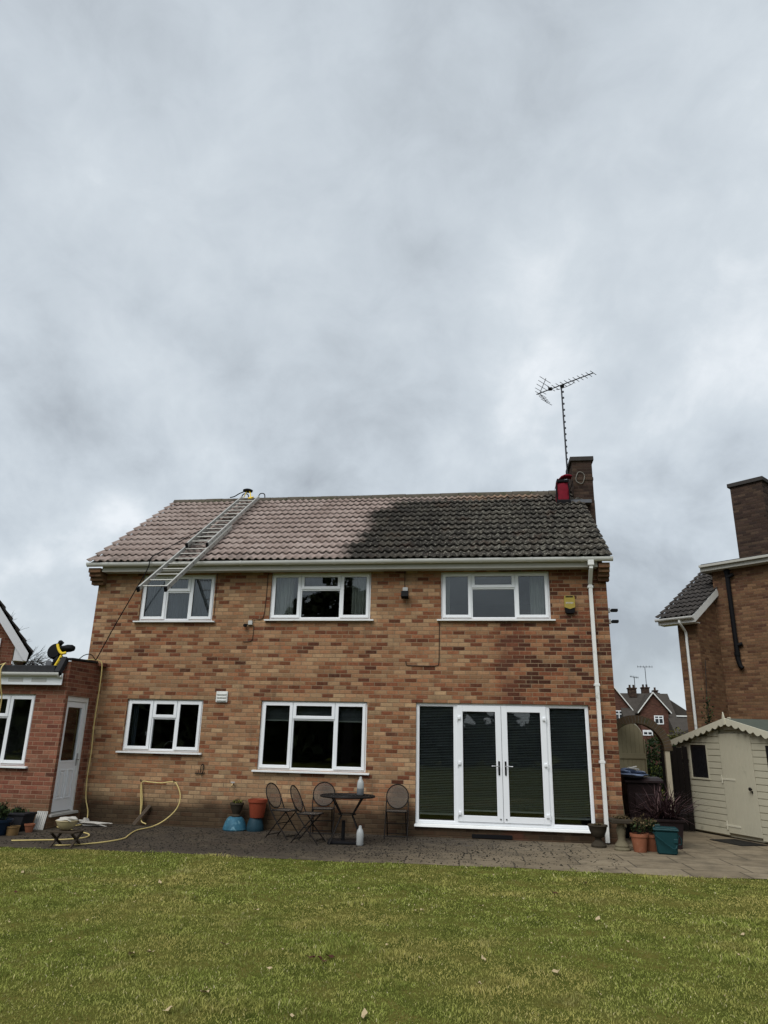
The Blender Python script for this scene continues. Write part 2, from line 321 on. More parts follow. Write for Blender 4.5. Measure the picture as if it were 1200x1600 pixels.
# ------------------------------------------------------------------ mesh helpers
class MB:
    def __init__(s): s.bm = bmesh.new()
    def quad(s, *p):
        return s.bm.faces.new([s.bm.verts.new(v) for v in p])
    def box(s, x0, x1, y0, y1, z0, z1, bev=0.0):
        vs = [s.bm.verts.new((x, y, z)) for x in (x0, x1) for y in (y0, y1) for z in (z0, z1)]
        f = [(0, 1, 3, 2), (4, 6, 7, 5), (0, 4, 5, 1), (2, 3, 7, 6), (0, 2, 6, 4), (1, 5, 7, 3)]
        fs = [s.bm.faces.new([vs[i] for i in q_]) for q_ in f]
        if bev:
            es = list({e for ff in fs for e in ff.edges})
            bmesh.ops.bevel(s.bm, geom=es, offset=bev, segments=2, affect='EDGES', profile=.5)
        return s
    def prism(s, pts, d0, d1, axis='y'):
        """polygon pts (a,b) extruded along an axis from d0 to d1"""
        def P(a, b, d_): return {'y': (a, d_, b), 'x': (d_, a, b), 'z': (a, b, d_)}[axis]
        A = [s.bm.verts.new(P(a, b, d0)) for a, b in pts]; B = [s.bm.verts.new(P(a, b, d1)) for a, b in pts]
        s.bm.faces.new(A); s.bm.faces.new(B[::-1]); n = len(pts)
        for i in range(n): s.bm.faces.new((A[i], B[i], B[(i + 1) % n], A[(i + 1) % n]))
        return s
    def tube(s, pts, r, n=8, closed=False, cap=True):
        pts = [Vector(p) for p in pts]; rs = r if hasattr(r, '__len__') else [r] * len(pts); rings = []
        up = Vector((0, 0, 1)); prev = None
        for i, p in enumerate(pts):
            if closed: t_ = (pts[(i + 1) % len(pts)] - pts[i - 1])
            else: t_ = pts[min(i + 1, len(pts) - 1)] - pts[max(i - 1, 0)]
            t_.normalize()
            if prev is None:
                a = t_.cross(up) if abs(t_.dot(up)) < .95 else t_.cross(Vector((1, 0, 0)))
            else: a = prev - t_ * prev.dot(t_)
            a.normalize(); b = t_.cross(a); prev = a
            rings.append([s.bm.verts.new(p + (a * math.cos(k * 2 * math.pi / n) + b * math.sin(k * 2 * math.pi / n)) * rs[i]) for k in range(n)])
        for i in range(len(rings) - (0 if closed else 1)):
            A, B = rings[i], rings[(i + 1) % len(rings)]
            for k in range(n): s.bm.faces.new((A[k], A[(k + 1) % n], B[(k + 1) % n], B[k]))
        if cap and not closed: s.bm.faces.new(rings[0][::-1]); s.bm.faces.new(rings[-1])
        return s
    def lathe(s, prof, c=(0, 0, 0), n=28, sx=1, sy=1, wob=0.0):
        rings = []
        ph = random.random() * 6
        for r, z in prof:
            rings.append([s.bm.verts.new((c[0] + math.cos(k * 2 * math.pi / n) * r * sx * (1 + wob * math.sin(3 * k * 2 * math.pi / n + ph)), c[1] + math.sin(k * 2 * math.pi / n) * r * sy * (1 + wob * math.cos(2 * k * 2 * math.pi / n + ph)), c[2] + z)) for k in range(n)])
        for A, B in zip(rings, rings[1:]):
            for k in range(n): s.bm.faces.new((A[k], A[(k + 1) % n], B[(k + 1) % n], B[k]))
        s.bm.faces.new(rings[0][::-1]); s.bm.faces.new(rings[-1]); return s
    def bar(s, a, b, w, h, up=(0, 0, 1)):
        a, b = Vector(a), Vector(b); t_ = (b - a).normalized(); sd_ = t_.cross(Vector(up)).normalized() * w / 2; uu = sd_.cross(t_).normalized() * h / 2
        A = [s.bm.verts.new(a + p) for p in (-sd_ - uu, sd_ - uu, sd_ + uu, -sd_ + uu)]; B = [s.bm.verts.new(b + p) for p in (-sd_ - uu, sd_ - uu, sd_ + uu, -sd_ + uu)]
        s.bm.faces.new(A[::-1]); s.bm.faces.new(B)
        for i in range(4): s.bm.faces.new((A[i], A[(i + 1) % 4], B[(i + 1) % 4], B[i]))
        return s
    def blob(s, c, rx, ry, rz, seed=0, amp=.2, sub=2, freq=2.2):
        rr = random.Random(seed); k = [(rr.uniform(1, freq * 2), rr.uniform(1, freq * 2), rr.uniform(1, freq * 2), rr.uniform(0, 6)) for _ in range(5)]
        r_ = bmesh.ops.create_icosphere(s.bm, subdivisions=sub, radius=1)
        for v_ in r_['verts']:
            p = v_.co.copy(); f = 1 + amp * sum(math.sin(p.x * a + p.y * b + p.z * c_ + e) for a, b, c_, e in k) / 2.2
            v_.co = Vector((c[0] + p.x * rx * f, c[1] + p.y * ry * f, c[2] + p.z * rz * f))
        return s
    def build(s, name, material, parent=None, local=False, smooth=False, auto=None):
        bmesh.ops.recalc_face_normals(s.bm, faces=s.bm.faces[:])
        if parent is not None and not local:
            off = -BASE.get(parent.name, Vector((0, 0, 0))); bmesh.ops.translate(s.bm, vec=off, verts=s.bm.verts[:])
        me = bpy.data.meshes.new(name); s.bm.to_mesh(me); s.bm.free()
        me.materials.append(M[material] if isinstance(material, str) else material)
        if smooth:
            for p in me.polygons: p.use_smooth = True
            if auto is None: auto = 40
            me.set_sharp_from_angle(angle=R(auto))
        o = bpy.data.objects.new(name, me); C.objects.link(o)
        if parent is not None:
            o.parent = parent; BASE[o.name] = BASE.get(parent.name, Vector((0, 0, 0)))
        return o

BASE = {}
def thing(name, label, cat, loc=(0, 0, 0), rz=0.0, group=None):
    o = bpy.data.objects.new(name, None); C.objects.link(o); o.empty_display_size = .2
    o.location = loc; o.rotation_euler = (0, 0, rz); o['label'] = label; o['category'] = cat
    if group: o['group'] = group
    BASE[o.name] = Vector(loc); return o
def tag(o, label, cat, group=None):
    o['label'] = label; o['category'] = cat
    if group: o['group'] = group
    return o
def solo(mb, name, material, label, cat, loc=None, group=None, smooth=True, auto=None):
    """a thing that is one mesh, its origin moved to its base"""
    if loc is not None: bmesh.ops.translate(mb.bm, vec=-Vector(loc), verts=mb.bm.verts[:])
    o = mb.build(name, material, smooth=smooth, auto=auto)
    if loc is not None: o.location = loc
    return tag(o, label, cat, group)
def copy_tree(o, parent=None):
    c = o.copy(); C.objects.link(c); BASE[c.name] = BASE.get(o.name, Vector())
    if parent is not None: c.parent = parent
    for ch in list(o.children): copy_tree(ch, c)
    return c
def curve(pts, n=10):
    """Catmull-Rom through points"""
    P = [Vector(p) for p in pts]; P = [2 * P[0] - P[1]] + P + [2 * P[-1] - P[-2]]; out = []
    for i in range(1, len(P) - 2):
        for k in range(n):
            t = k / n; a, b, c, d_ = P[i - 1:i + 3]
            out.append(.5 * ((2 * b) + (c - a) * t + (2 * a - 5 * b + 4 * c - d_) * t * t + (3 * b - a - 3 * c + d_) * t ** 3))
    out.append(P[-2]); return out
def raw(name, verts, tris, material, rnd=None, kind=None, parent=None):
    me = bpy.data.meshes.new(name); verts = np.asarray(verts, np.float32); tris = np.asarray(tris, np.int32)
    me.vertices.add(len(verts)); me.vertices.foreach_set('co', verts.ravel())
    k = tris.shape[1]; me.loops.add(tris.size); me.loops.foreach_set('vertex_index', tris.ravel())
    me.polygons.add(len(tris)); me.polygons.foreach_set('loop_start', np.arange(0, tris.size, k, dtype=np.int32)); me.polygons.foreach_set('loop_total', np.full(len(tris), k, np.int32))
    if rnd is not None:
        a = me.attributes.new('rnd', 'FLOAT', 'FACE'); a.data.foreach_set('value', np.asarray(rnd, np.float32))
    me.update(calc_edges=True); me.materials.append(M[material] if isinstance(material, str) else material)
    o = bpy.data.objects.new(name, me); C.objects.link(o)
    if kind: o['kind'] = kind
    if parent is not None: o.parent = parent; BASE[o.name] = BASE.get(parent.name, Vector())
    return o
def leaf_quads(pts, size, flat=0.0, aspect=.55):
    """one small bent leaf card per point with random orientation; returns verts, quads"""
    n = len(pts); a = RNG.normal(size=(n, 3)); a[:, 2] *= (1 - flat); a /= np.linalg.norm(a, axis=1)[:, None]
    b = RNG.normal(size=(n, 3)); b -= a * (a * b).sum(1)[:, None]; b /= np.linalg.norm(b, axis=1)[:, None]
    sz = np.asarray(size) * RNG.uniform(.6, 1.3, n)[:, None]
    v0 = pts - a * sz; v1 = pts + b * sz * aspect; v2 = pts + a * sz; v3 = pts - b * sz * aspect
    V = np.stack([v0, v1, v2, v3], 1).reshape(-1, 3); F = np.arange(4 * n).reshape(-1, 4); return V, F

# ------------------------------------------------------------------ ground, patio, lawn
def lawn_col(t, c=None):
    o = t.objco()
    n1 = t.noise(o, .55, 4, .6, .3); n2 = t.noise(o, 2.6, 5, .65, .3)
    return o, n1, n2
def soil_mat():
    m, t = mat('turf_soil'); o, n1, n2 = lawn_col(t)
    c = t.ramp(n2, [(.3, (.040, .050, .010)), (.5, (.075, .082, .018)), (.7, (.13, .11, .03))])
    t.put(t.b.inputs['Base Color'], c); t.b.inputs['Roughness'].default_value = 1; t.b.inputs['Specular IOR Level'].default_value = 0; t.put(t.b.inputs['Normal'], t.bump(t.noise(o, 40, 4), .8, .02)); return m
M['turf'] = soil_mat()
def slab_mat():
    m, t = mat('worn_paving_slabs'); o = t.objco(); x, y, z = t.sep(o)
    ry = t.m('DIVIDE', t.m('ADD', y, 30.0), .60); row = t.m('FLOOR', ry); fy = t.m('FRACT', ry)
    ux = t.m('ADD', t.m('DIVIDE', t.m('ADD', t.m('ADD', x, t.m('MULTIPLY', y, .04)), 60.0), .76), t.m('MULTIPLY', t.white(t.comb(row, 4., 4.)), .9)); col = t.m('FLOOR', ux); fx = t.m('FRACT', ux)
    dd = t.m('MINIMUM', t.m('MULTIPLY', t.m('MINIMUM', fx, t.m('SUBTRACT', 1., fx)), .76), t.m('MULTIPLY', t.m('MINIMUM', fy, t.m('SUBTRACT', 1., fy)), .60))
    dd = t.m('ADD', dd, t.m('MULTIPLY', t.m('SUBTRACT', t.noise(o, 14, 3), .5), .012))
    ins = t.sstep(dd, .005, .016); k = t.white(t.comb(row, col, 3.)); n = t.noise(o, 4, 6, .7); nn = t.noise(o, 22, 5, .7)
    c = t.ramp(t.m('ADD', t.m('MULTIPLY', k, .22), t.m('MULTIPLY', n, .78)), [(.2, (.135, .105, .066)), (.5, (.195, .155, .102)), (.8, (.26, .212, .142))])
    c = t.mix(t.m('MULTIPLY', t.sstep(nn, .5, .75), .5), c, (.11, .09, .065))
    # dark washed-down roof grime over the left and along the wall
    g = t.m('ADD', t.m('ADD', t.m('MULTIPLY', t.m('SUBTRACT', n, .5), 1.6), t.m('MULTIPLY', t.m('SUBTRACT', 2.3, x), .27)), t.m('MULTIPLY', y, .24))
    gm = t.sstep(g, -.55, .55)
    c = t.mix(t.m('MULTIPLY', gm, .88), c, t.mix(nn, (.010, .008, .007), (.036, .028, .023)))
    c = t.mix(t.m('ADD', ins, .12, clamp=True), (.035, .028, .02), c); c = t.mix(t.m('MULTIPLY', t.sstep(t.noise(o, 2.2, 5, .7), .45, .66), .6), c, (.075, .06, .04))
    t.put(t.b.inputs['Base Color'], c)
    t.b.inputs['Specular IOR Level'].default_value = .2; t.put(t.b.inputs['Roughness'], t.m('SUBTRACT', .85, t.m('MULTIPLY', t.m('MULTIPLY', gm, t.sstep(t.noise(o, 1.3, 4), .45, .65)), .22)))
    t.put(t.b.inputs['Normal'], t.bump(t.m('ADD', t.m('MULTIPLY', ins, .5), t.m('MULTIPLY', nn, .5)), .6, .012)); return m
M['slabs'] = slab_mat()
g = MB(); g.quad((-900, -900, -.06), (900, -900, -.06), (900, 1200, -.06), (-900, 1200, -.06)); o = g.build('ground', 'turf'); o['kind'] = 'structure'
def lawn_edge(x): return -2.96 + .05 * math.sin(x * 1.3) + .03 * math.sin(x * 4.1 + 1) + (.02 * (x - 1))
g = MB(); xs = np.linspace(-16, 14, 200); top = [(x, lawn_edge(x)) for x in xs]
for (xa, ya), (xb, yb) in zip(top, top[1:]): g.quad((xa, -40, -.018), (xb, -40, -.018), (xb, yb + .03, -.004), (xa, ya + .03, -.004))
bmesh.ops.remove_doubles(g.bm, verts=g.bm.verts[:], dist=1e-4)
o = g.build('lawn', 'turf'); o['kind'] = 'structure'
g = MB()
for (xa, ya), (xb, yb) in zip(top, top[1:]): g.quad((xa, ya - .02, 0), (xb, yb - .02, 0), (xb, 9, 0), (xa, 9, 0))
bmesh.ops.remove_doubles(g.bm, verts=g.bm.verts[:], dist=1e-4)
o = g.build('patio', 'slabs'); o['kind'] = 'structure'

def grass_extra(t, c):
    o, n1, n2 = lawn_col(t)
    c = t.mix(t.m('MULTIPLY', t.sstep(n1, .44, .62), .68), c, (.50, .41, .14))        # mossy, yellowed patches
    c = t.mix(1.0, c, t.ramp(t.noise(o, 4.2, 5, .65), [(.3, .70), (.5, 1.0), (.7, 1.18)]), 'MULTIPLY')
    c = t.mix(t.m('MULTIPLY', t.sstep(n2, .50, .66), .68), c, (.09, .125, .022))
    c = t.mix(t.m('MULTIPLY', t.sstep(t.noise(o, 1.3, 4, .6), .60, .72), .5), c, (.50, .43, .19))
    return c
M['grass'] = attr_mat('grass_blades', [(0, (.115, .145, .028)), (.3, (.265, .305, .062)), (.65, (.43, .445, .125)), (.9, (.60, .53, .23)), (1, (.74, .66, .44))], .6, grass_extra, .25)
def vnoise(x, y, cell, seed):
    g_ = np.random.default_rng(seed).random((256, 256)); u = x / cell + 1000; v = y / cell + 1000; i = np.floor(u).astype(int); j = np.floor(v).astype(int); fu = u - i; fv = v - j
    fu = fu * fu * (3 - 2 * fu); fv = fv * fv * (3 - 2 * fv); G = lambda p, q_: g_[p % 256, q_ % 256]
    return (G(i, j) * (1 - fu) + G(i + 1, j) * fu) * (1 - fv) + (G(i, j + 1) * (1 - fu) + G(i + 1, j + 1) * fu) * fv
def grass():
    bands = [(-3.0, -4.2, 2200), (-4.2, -6.0, 3200), (-6.0, -8.0, 5200), (-8.0, -10.0, 6500)]
    V, F, Rn = [], [], []
    base = 0
    for y1, y0, dens in bands:
        xl = -8.5 if y1 > -4.5 else (-6.0 if y1 > -6.5 else -3.6); xr = 7.0 if y1 > -4.5 else (5.6 if y1 > -6.5 else 4.6)
        n = int((xr - xl) * (y1 - y0) * dens); x = RNG.uniform(xl, xr, n); y = RNG.uniform(y0, y1, n)
        if y1 == -3.0: y = np.where(RNG.random(n) < .06, RNG.uniform(-3.1, -2.90, n), y)
        n1 = .6 * vnoise(x, y, .075, 1) + .4 * vnoise(x, y, .15, 5); n2 = vnoise(x, y, .33, 2); n3 = vnoise(x, y, 1.1, 3); tuft = np.clip(.62 * n1 + .26 * n2 + .14 * n3, 0, 1)
        cl_ = np.clip((vnoise(x, y, .30, 12) - .66) / .16, 0, 1); h = RNG.uniform(.008, .023, n) * (.35 + 1.35 * tuft ** 1.4) * (1 + .9 * cl_); w = RNG.uniform(.0018, .0034, n) * np.where(y < -6, 1, 1.5)
        a = RNG.uniform(0, 6.283, n); lean = RNG.uniform(.2, 1.8, n) * h; la = RNG.uniform(0, 6.283, n)
        ed = -2.96 + .05 * np.sin(x * 1.3) + .03 * np.sin(x * 4.1 + 1) + .02 * (x - 1)
        keep = y < ed - .03 + .24 * vnoise(x, y * .3, .16, 9) * vnoise(x, y * .3, .5, 8)
        x, y, h, w, a, lean, la, tuft, cl_ = [q_[keep] for q_ in (x, y, h, w, a, lean, la, tuft, cl_)]; n = len(x)
        z0 = np.full(n, -.02); dxw = np.cos(a) * w; dyw = np.sin(a) * w
        b0 = np.stack([x - dxw, y - dyw, z0], 1); b1 = np.stack([x + dxw, y + dyw, z0], 1)
        mx_ = np.cos(la) * lean; my_ = np.sin(la) * lean
        m0 = np.stack([x - dxw * .8 + mx_ * .35, y - dyw * .8 + my_ * .35, z0 + h * .65 + .012], 1); m1 = np.stack([x + dxw * .8 + mx_ * .35, y + dyw * .8 + my_ * .35, z0 + h * .65 + .012], 1)
        tp = np.stack([x + mx_, y + my_, z0 + h + .012], 1)
        V.append(np.stack([b0, b1, m1, m0, tp], 1).reshape(-1, 3)); i = base + np.arange(n) * 5
        F.append(np.concatenate([np.stack([i, i + 1, i + 2], 1), np.stack([i, i + 2, i + 3], 1), np.stack([i + 3, i + 2, i + 4], 1)]))
        r_ = np.clip(RNG.beta(2, 2.6, n) * .62 + tuft * .36 - .06 - .13 * cl_, 0, 1); r_ = np.where(RNG.random(n) < .05, RNG.uniform(.85, 1, n), r_); Rn.append(np.concatenate([r_, r_, r_])); base += 5 * n
    o = raw('grass', np.concatenate(V), np.concatenate(F), 'grass', np.concatenate(Rn), 'stuff')
    tag(o, 'short patchy green and yellowed lawn grass', 'grass')
grass()

# moss crumbs and grit blown off the roof onto the slabs
def crumbs():
    V, F = [], []; n = 6500
    x = RNG.uniform(-6.2, 3.2, n); y = -RNG.beta(1.3, 1.3, n) * 2.85 - .05
    keep = RNG.random(n) < np.clip(1.05 - (x + .2) * .24, .08, 1); x, y = x[keep], y[keep]
    for i, (a, b) in enumerate(zip(x, y)):
        s_ = abs(RNG.normal(.004, .006)) + .004; k = 5
        ang = np.arange(k) * 2 * np.pi / k + RNG.random() * 6; rr = s_ * RNG.uniform(.6, 1.3, k)
        j = len(V); V += [(a + math.cos(q_) * r_, b + math.sin(q_) * r_, .001) for q_, r_ in zip(ang, rr)] + [(a, b, s_ * RNG.uniform(.5, .9))]
        F += [(j + q_, j + (q_ + 1) % k, j + k) for q_ in range(k)]
    o = raw('moss_crumbs', V, F, plain('black_moss_crumbs', (.022, .02, .016), .95, 0, .4, 20, 0), None, 'stuff')
    tag(o, 'black crumbs of moss washed off the roof onto the paving', 'moss debris')
crumbs()

# ------------------------------------------------------------------ wall with openings
def wall_panel(mb, x0, x1, z0, z1, holes, y, depth, axis='y'):
    """front skin at y, cut by holes (x0,x1,z0,z1), reveals going back by depth"""
    def P(u, d_, z): return (u, d_, z) if axis == 'y' else (d_, u, z)
    us = sorted({x0, x1, *[h[0] for h in holes], *[h[1] for h in holes]}); zs = sorted({z0, z1, *[h[2] for h in holes], *[h[3] for h in holes]})
    for ua, ub in zip(us, us[1:]):
        for za, zb in zip(zs, zs[1:]):
            if ua < x0 - 1e-6 or ub > x1 + 1e-6: continue
            if any(h[0] - 1e-6 <= ua and ub <= h[1] + 1e-6 and h[2] - 1e-6 <= za and zb <= h[3] + 1e-6 for h in holes): continue
            mb.quad(P(ua, y, za), P(ub, y, za), P(ub, y, zb), P(ua, y, zb))
    for a, b, c, d_ in holes:
        e = y + depth
        mb.quad(P(a, y, c), P(a, e, c), P(a, e, d_), P(a, y, d_)); mb.quad(P(b, y, c), P(b, e, c), P(b, e, d_), P(b, y, d_))
        mb.quad(P(a, y, c), P(b, y, c), P(b, e, c), P(a, e, c)); mb.quad(P(a, y, d_), P(b, y, d_), P(b, e, d_), P(a, e, d_))

def ring(mb, x0, x1, z0, z1, w, y0, y1, b=.006):
    mb.box(x0, x0 + w, y0, y1, z0, z1, b); mb.box(x1 - w, x1, y0, y1, z0, z1, b)
    mb.box(x0 + w - .002, x1 - w + .002, y0 + .001, y1 - .001, z0, z0 + w, b); mb.box(x0 + w - .002, x1 - w + .002, y0 + .001, y1 - .001, z1 - w, z1, b)

YF = .045                      # window frames sit this far back from the brick face
def casement(house, x0, x1, z0, z1, f1, f2, ft, label=None, sill_w=.07, y=0.0, top=True):
    """three-light plastic window: side-hung sash, top-hung light over fixed pane, side-hung sash"""
    ya, yb = y + YF, y + YF + .07; fw = .048; m = MB(); w = x1 - x0; h = z1 - z0; mw = .042
    ring(m, x0, x1, z0, z1, fw, ya, yb)
    c1, c2, zt = x0 + w * f1, x0 + w * f2, z1 - h * ft
    m.box(c1 - mw / 2, c1 + mw / 2, ya + .001, yb, z0 + fw - .002, z1 - fw + .002, .005); m.box(c2 - mw / 2, c2 + mw / 2, ya + .001, yb, z0 + fw - .002, z1 - fw + .002, .005)
    m.box(c1 + mw / 2 - .002, c2 - mw / 2 + .002, ya + .002, yb, zt - mw / 2, zt + mw / 2, .005)
    win = m.build('window', 'upvc', house)
    if label: win['label'] = label
    cells = [(x0 + fw, c1 - mw / 2, z0 + fw, z1 - fw, 1), (c2 + mw / 2, x1 - fw, z0 + fw, z1 - fw, 1), (c1 + mw / 2, c2 - mw / 2, zt + mw / 2, z1 - fw, 1), (c1 + mw / 2, c2 - mw / 2, z0 + fw, zt - mw / 2, 0)]
    for a, b, c, d_, op in cells:
        if op:
            sm = MB(); ov = .014; sw = .058
            ring(sm, a - ov, b + ov, c - ov, d_ + ov, sw, ya - .018, ya + .03, .005); sm.build('sash', 'upvc', win)
            s_ = MB(); ring(s_, a - ov + sw - .004, b + ov - sw + .004, c - ov + sw - .004, d_ + ov - sw + .004, .006, ya - .012, ya + .02, 0); s_.build('glazing_seal', 'gasket', win)
            a, b, c, d_ = a - ov + sw, b + ov - sw, c - ov + sw, d_ + ov - sw; yg = ya + .004
        else: yg = ya + .03
        p = MB(); p.box(a - .003, b + .003, yg, yg + .006, c - .003, d_ + .003); p.build('pane', 'glass', win)
    s = MB(); s.prism([(ya + .02, z0), (-sill_w + y, z0 - .010), (-sill_w + y, z0 - .036), (ya + .02, z0 - .036)], x0 - .075, x1 + .075, 'x'); s.build('sill', 'sill', win)
    return win

def cloth(house_part, x0, x1, z0, z1, y, waves, amp, material, name='curtain', gather=0.0):
    m = MB(); n = max(24, int(waves * 10)); rows = 6
    g_ = []
    for j in range(rows + 1):
        z = z0 + (z1 - z0) * j / rows; r_ = []
        for i in range(n + 1):
            t = i / n; k = 1 - gather * math.sin(math.pi * j / rows)
            r_.append(m.bm.verts.new((x0 + (x1 - x0) * t * k, y + amp * math.sin(t * waves * 6.283 + .3 * j) + amp * .4 * math.sin(t * waves * 14 + 1), z)))
        g_.append(r_)
    for j in range(rows):
        for i in range(n): m.bm.faces.new((g_[j][i], g_[j][i + 1], g_[j + 1][i + 1], g_[j + 1][i]))
    return m.build(name, material, house_part, smooth=True)

def blind(part, x0, x1, z0, z1, y, pitch=.028, tilt=.55):
    m = MB(); n = int((z1 - z0) / pitch)
    for i in range(n):
        z = z1 - .02 - i * pitch; a = R(38) + R(4) * math.sin(i * 1.7); c, s_ = math.cos(a) * .0125, math.sin(a) * .0125
        m.box(x0, x1, y - .0005, y + .0005, z - .0004, z + .0004)
        for v_ in m.bm.verts[-8:]:
            dy_ = v_.co.y - y; v_.co.y = y + (c if dy_ > 0 else -c); v_.co.z += (s_ if dy_ > 0 else -s_)
    b = m.build('blind', 'blind', part)
    r_ = MB(); r_.box(x0, x1, y - .012, y + .012, z0 - .012, z0 + .012, .003); r_.build('bottom_rail', 'blindrail', part)
    return b

# ------------------------------------------------------------------ main house
HX0, HX1, HD, EZ, RY, RZ = -6.68, 3.60, 6.6, 4.80, 3.3, 7.49
house = thing('brick_house', 'two storey brown and buff brick house with half cleaned tiled roof, the largest building', 'house', (-1.5, 0, 0))
WIN = {'UL': (-5.712, -4.138, 3.817, 4.775), 'UM': (-2.955, -.914, 3.845, 4.79), 'UR': (.470, 2.546, 3.845, 4.78),
       'LL': (-5.715, -4.150, 1.303, 2.275), 'LM': (-2.982, -.918, 1.030, 2.285), 'FR': (0.0, 3.124, .165, 2.29)}
m = MB(); wall_panel(m, HX0, HX1, -.1, EZ, list(WIN.values()), 0, .12)
sl = (RZ - .12 - EZ) / RY
for X in (HX0, HX1):
    f = m.bm.faces.new([m.bm.verts.new(p) for p in ((X, 0, -.1), (X, HD, -.1), (X, HD, EZ), (X, RY, EZ + sl * RY), (X, 0, EZ))])
m.quad((HX0, HD, -.1), (HX1, HD, -.1), (HX1, HD, EZ), (HX0, HD, EZ))
m.build('wall', 'brick', house)
m = MB(); m.box(HX0 - .10, HX0 + .16, -.12, .001, 4.55, 4.62); m.box(HX0 - .10, HX0 + .16, -.19, .001, 4.62, 4.695); m.box(HX0 - .10, HX0 + .16, -.25, .001, 4.695, 4.77); m.box(HX0 - .10, HX0 + .16, -.30, .001, 4.77, 4.86); m.build('corbel', 'brick_brown', house)  # darker brick than the wall: eaves shade and dirt put into its colour
m = MB(); m.box(HX1 - .16, HX1 + .04, -.12, .001, 4.55, 4.62); m.box(HX1 - .16, HX1 + .04, -.19, .001, 4.62, 4.695); m.box(HX1 - .16, HX1 + .04, -.25, .001, 4.695, 4.77); m.box(HX1 - .16, HX1 + .04, -.30, .001, 4.77, 4.86); m.build('corbel', 'brick_brown', house)  # right-hand corbel, same brick with shade and dirt in the colour
# rooms behind the windows
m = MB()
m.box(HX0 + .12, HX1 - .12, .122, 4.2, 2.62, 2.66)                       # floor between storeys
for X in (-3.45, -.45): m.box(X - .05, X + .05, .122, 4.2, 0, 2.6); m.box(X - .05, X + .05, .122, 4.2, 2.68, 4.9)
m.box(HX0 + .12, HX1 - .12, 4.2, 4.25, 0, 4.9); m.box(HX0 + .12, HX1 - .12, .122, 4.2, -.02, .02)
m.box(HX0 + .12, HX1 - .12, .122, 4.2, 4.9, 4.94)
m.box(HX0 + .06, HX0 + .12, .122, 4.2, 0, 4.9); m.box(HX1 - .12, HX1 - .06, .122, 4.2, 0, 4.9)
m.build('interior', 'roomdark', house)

# roof -------------------------------------------------------------
def tile_slope(x0, x1, y0, z0, y1, z1, rows, wave=.15, lift=.050, amp=.026, thick=.017, seg=8):
    """one slope of interlocking tiles: every course a corrugated sheet stepping over the one below"""
    L = math.hypot(y1 - y0, z1 - z0); uy, uz = (y1 - y0) / L, (z1 - z0) / L; ny, nz = -uz, uy
    if nz < 0: ny, nz = -ny, -nz
    n = int(round((x1 - x0) / wave)) * seg; X = np.linspace(x0, x1, n + 1); ph = (X - x0) / wave * 2 * np.pi
    W_ = np.where(np.cos(ph) > 0, np.cos(ph), .45 * np.cos(ph)) * amp
    V, F = [], []; g_ = L / rows
    rr = np.random.default_rng(3)
    for r_ in range(rows):
        a0 = r_ * g_ - .004; a1 = (r_ + 1) * g_ + .09
        tl = int((x1 - x0) / (2 * wave)) + 2; jl = rr.normal(0, .0035, tl); ja = rr.normal(0, .005, tl)
        ti = ((X - x0) / (2 * wave) + .02).astype(int)
        for (a, off) in ((a0, lift - thick), (a0, lift), (a1, -.004)):
            h = W_ + off + (jl[ti] if off != -.004 else 0); aa = a + (ja[ti] if off != -.004 else 0)
            V.append(np.stack([X, y0 + uy * aa + ny * h, z0 + uz * aa + nz * h], 1))
    k = n + 1
    for r_ in range(rows):
        b = r_ * 3 * k
        for q_ in range(2):
            i = b + q_ * k + np.arange(n); F.append(np.stack([i, i + 1, i + 1 + k, i + k], 1))
    return np.concatenate(V), np.concatenate(F)
V, F = tile_slope(HX0 - .10, HX1 + .08, -.38, 4.955, RY, RZ, 13)
V2, F2 = tile_slope(HX0 - .10, HX1 + .08, HD + .38, 4.955, RY, RZ, 13, seg=4)
F2 = F2[:, ::-1] + len(V)
roof = raw('roof', np.concatenate([V, V2]) - np.array(house.location), np.concatenate([F, F2]), 'tile_main', parent=house)
m = MB()   # underside boarding and verge
m.prism([(-.36, 4.93), (RY, RZ - .035), (HD + .36, 4.93), (HD + .36, 4.90), (RY, RZ - .10), (-.36, 4.90)], HX0 - .085, HX1 + .065, 'x')
m.build('verge', 'mortar', roof)
m = MB(); nR = 23; xr0, xr1 = HX0 - .10, HX1 - .22
for i in range(nR):
    a, b = xr0 + (xr1 - xr0) * i / nR, xr0 + (xr1 - xr0) * (i + 1) / nR - .012
    j = random.uniform(-.006, .006); rad = .118
    pts = [(RY + math.cos(t) * rad, RZ - .045 + j + math.sin(t) * (rad + .01)) for t in np.linspace(-.25, math.pi + .25, 11)]
    m.prism(pts, a, b, 'x')
m.build('ridge', 'ridge', roof, smooth=True)
m = MB(); m.box(xr0 + .02, xr1, RY - .10, RY + .10, RZ - .12, RZ - .03); m.build('ridge_mortar', 'mortar', roof)
# fascia, soffit, gutter, downpipe
m = MB(); m.box(HX0 + .18, HX1 - .18, -.262, -.24, 4.785, 4.94); m.build('fascia', 'soffit', house)
m = MB(); m.box(HX0 + .17, HX1 - .17, -.24, .02, 4.80, 4.815); m.build('soffit', 'soffit', house)
m = MB(); gp = [(-.325 + .062 * math.cos(t), 4.955 + .075 * math.sin(t)) for t in np.linspace(math.pi, 2 * math.pi, 12)]
gi = [(-.325 + .054 * math.cos(t), 4.957 + .067 * math.sin(t)) for t in np.linspace(2 * math.pi, math.pi, 12)]
m.prism(gp + gi, HX0 - .12, HX1 + .09, 'x')
m.prism([(-.325 + .064 * math.cos(t), 4.955 + .077 * math.sin(t)) for t in np.linspace(math.pi, 2 * math.pi, 12)], HX0 - .126, HX0 - .12, 'x')
m.prism([(-.325 + .064 * math.cos(t), 4.955 + .077 * math.sin(t)) for t in np.linspace(math.pi, 2 * math.pi, 12)], HX1 + .09, HX1 + .096, 'x')
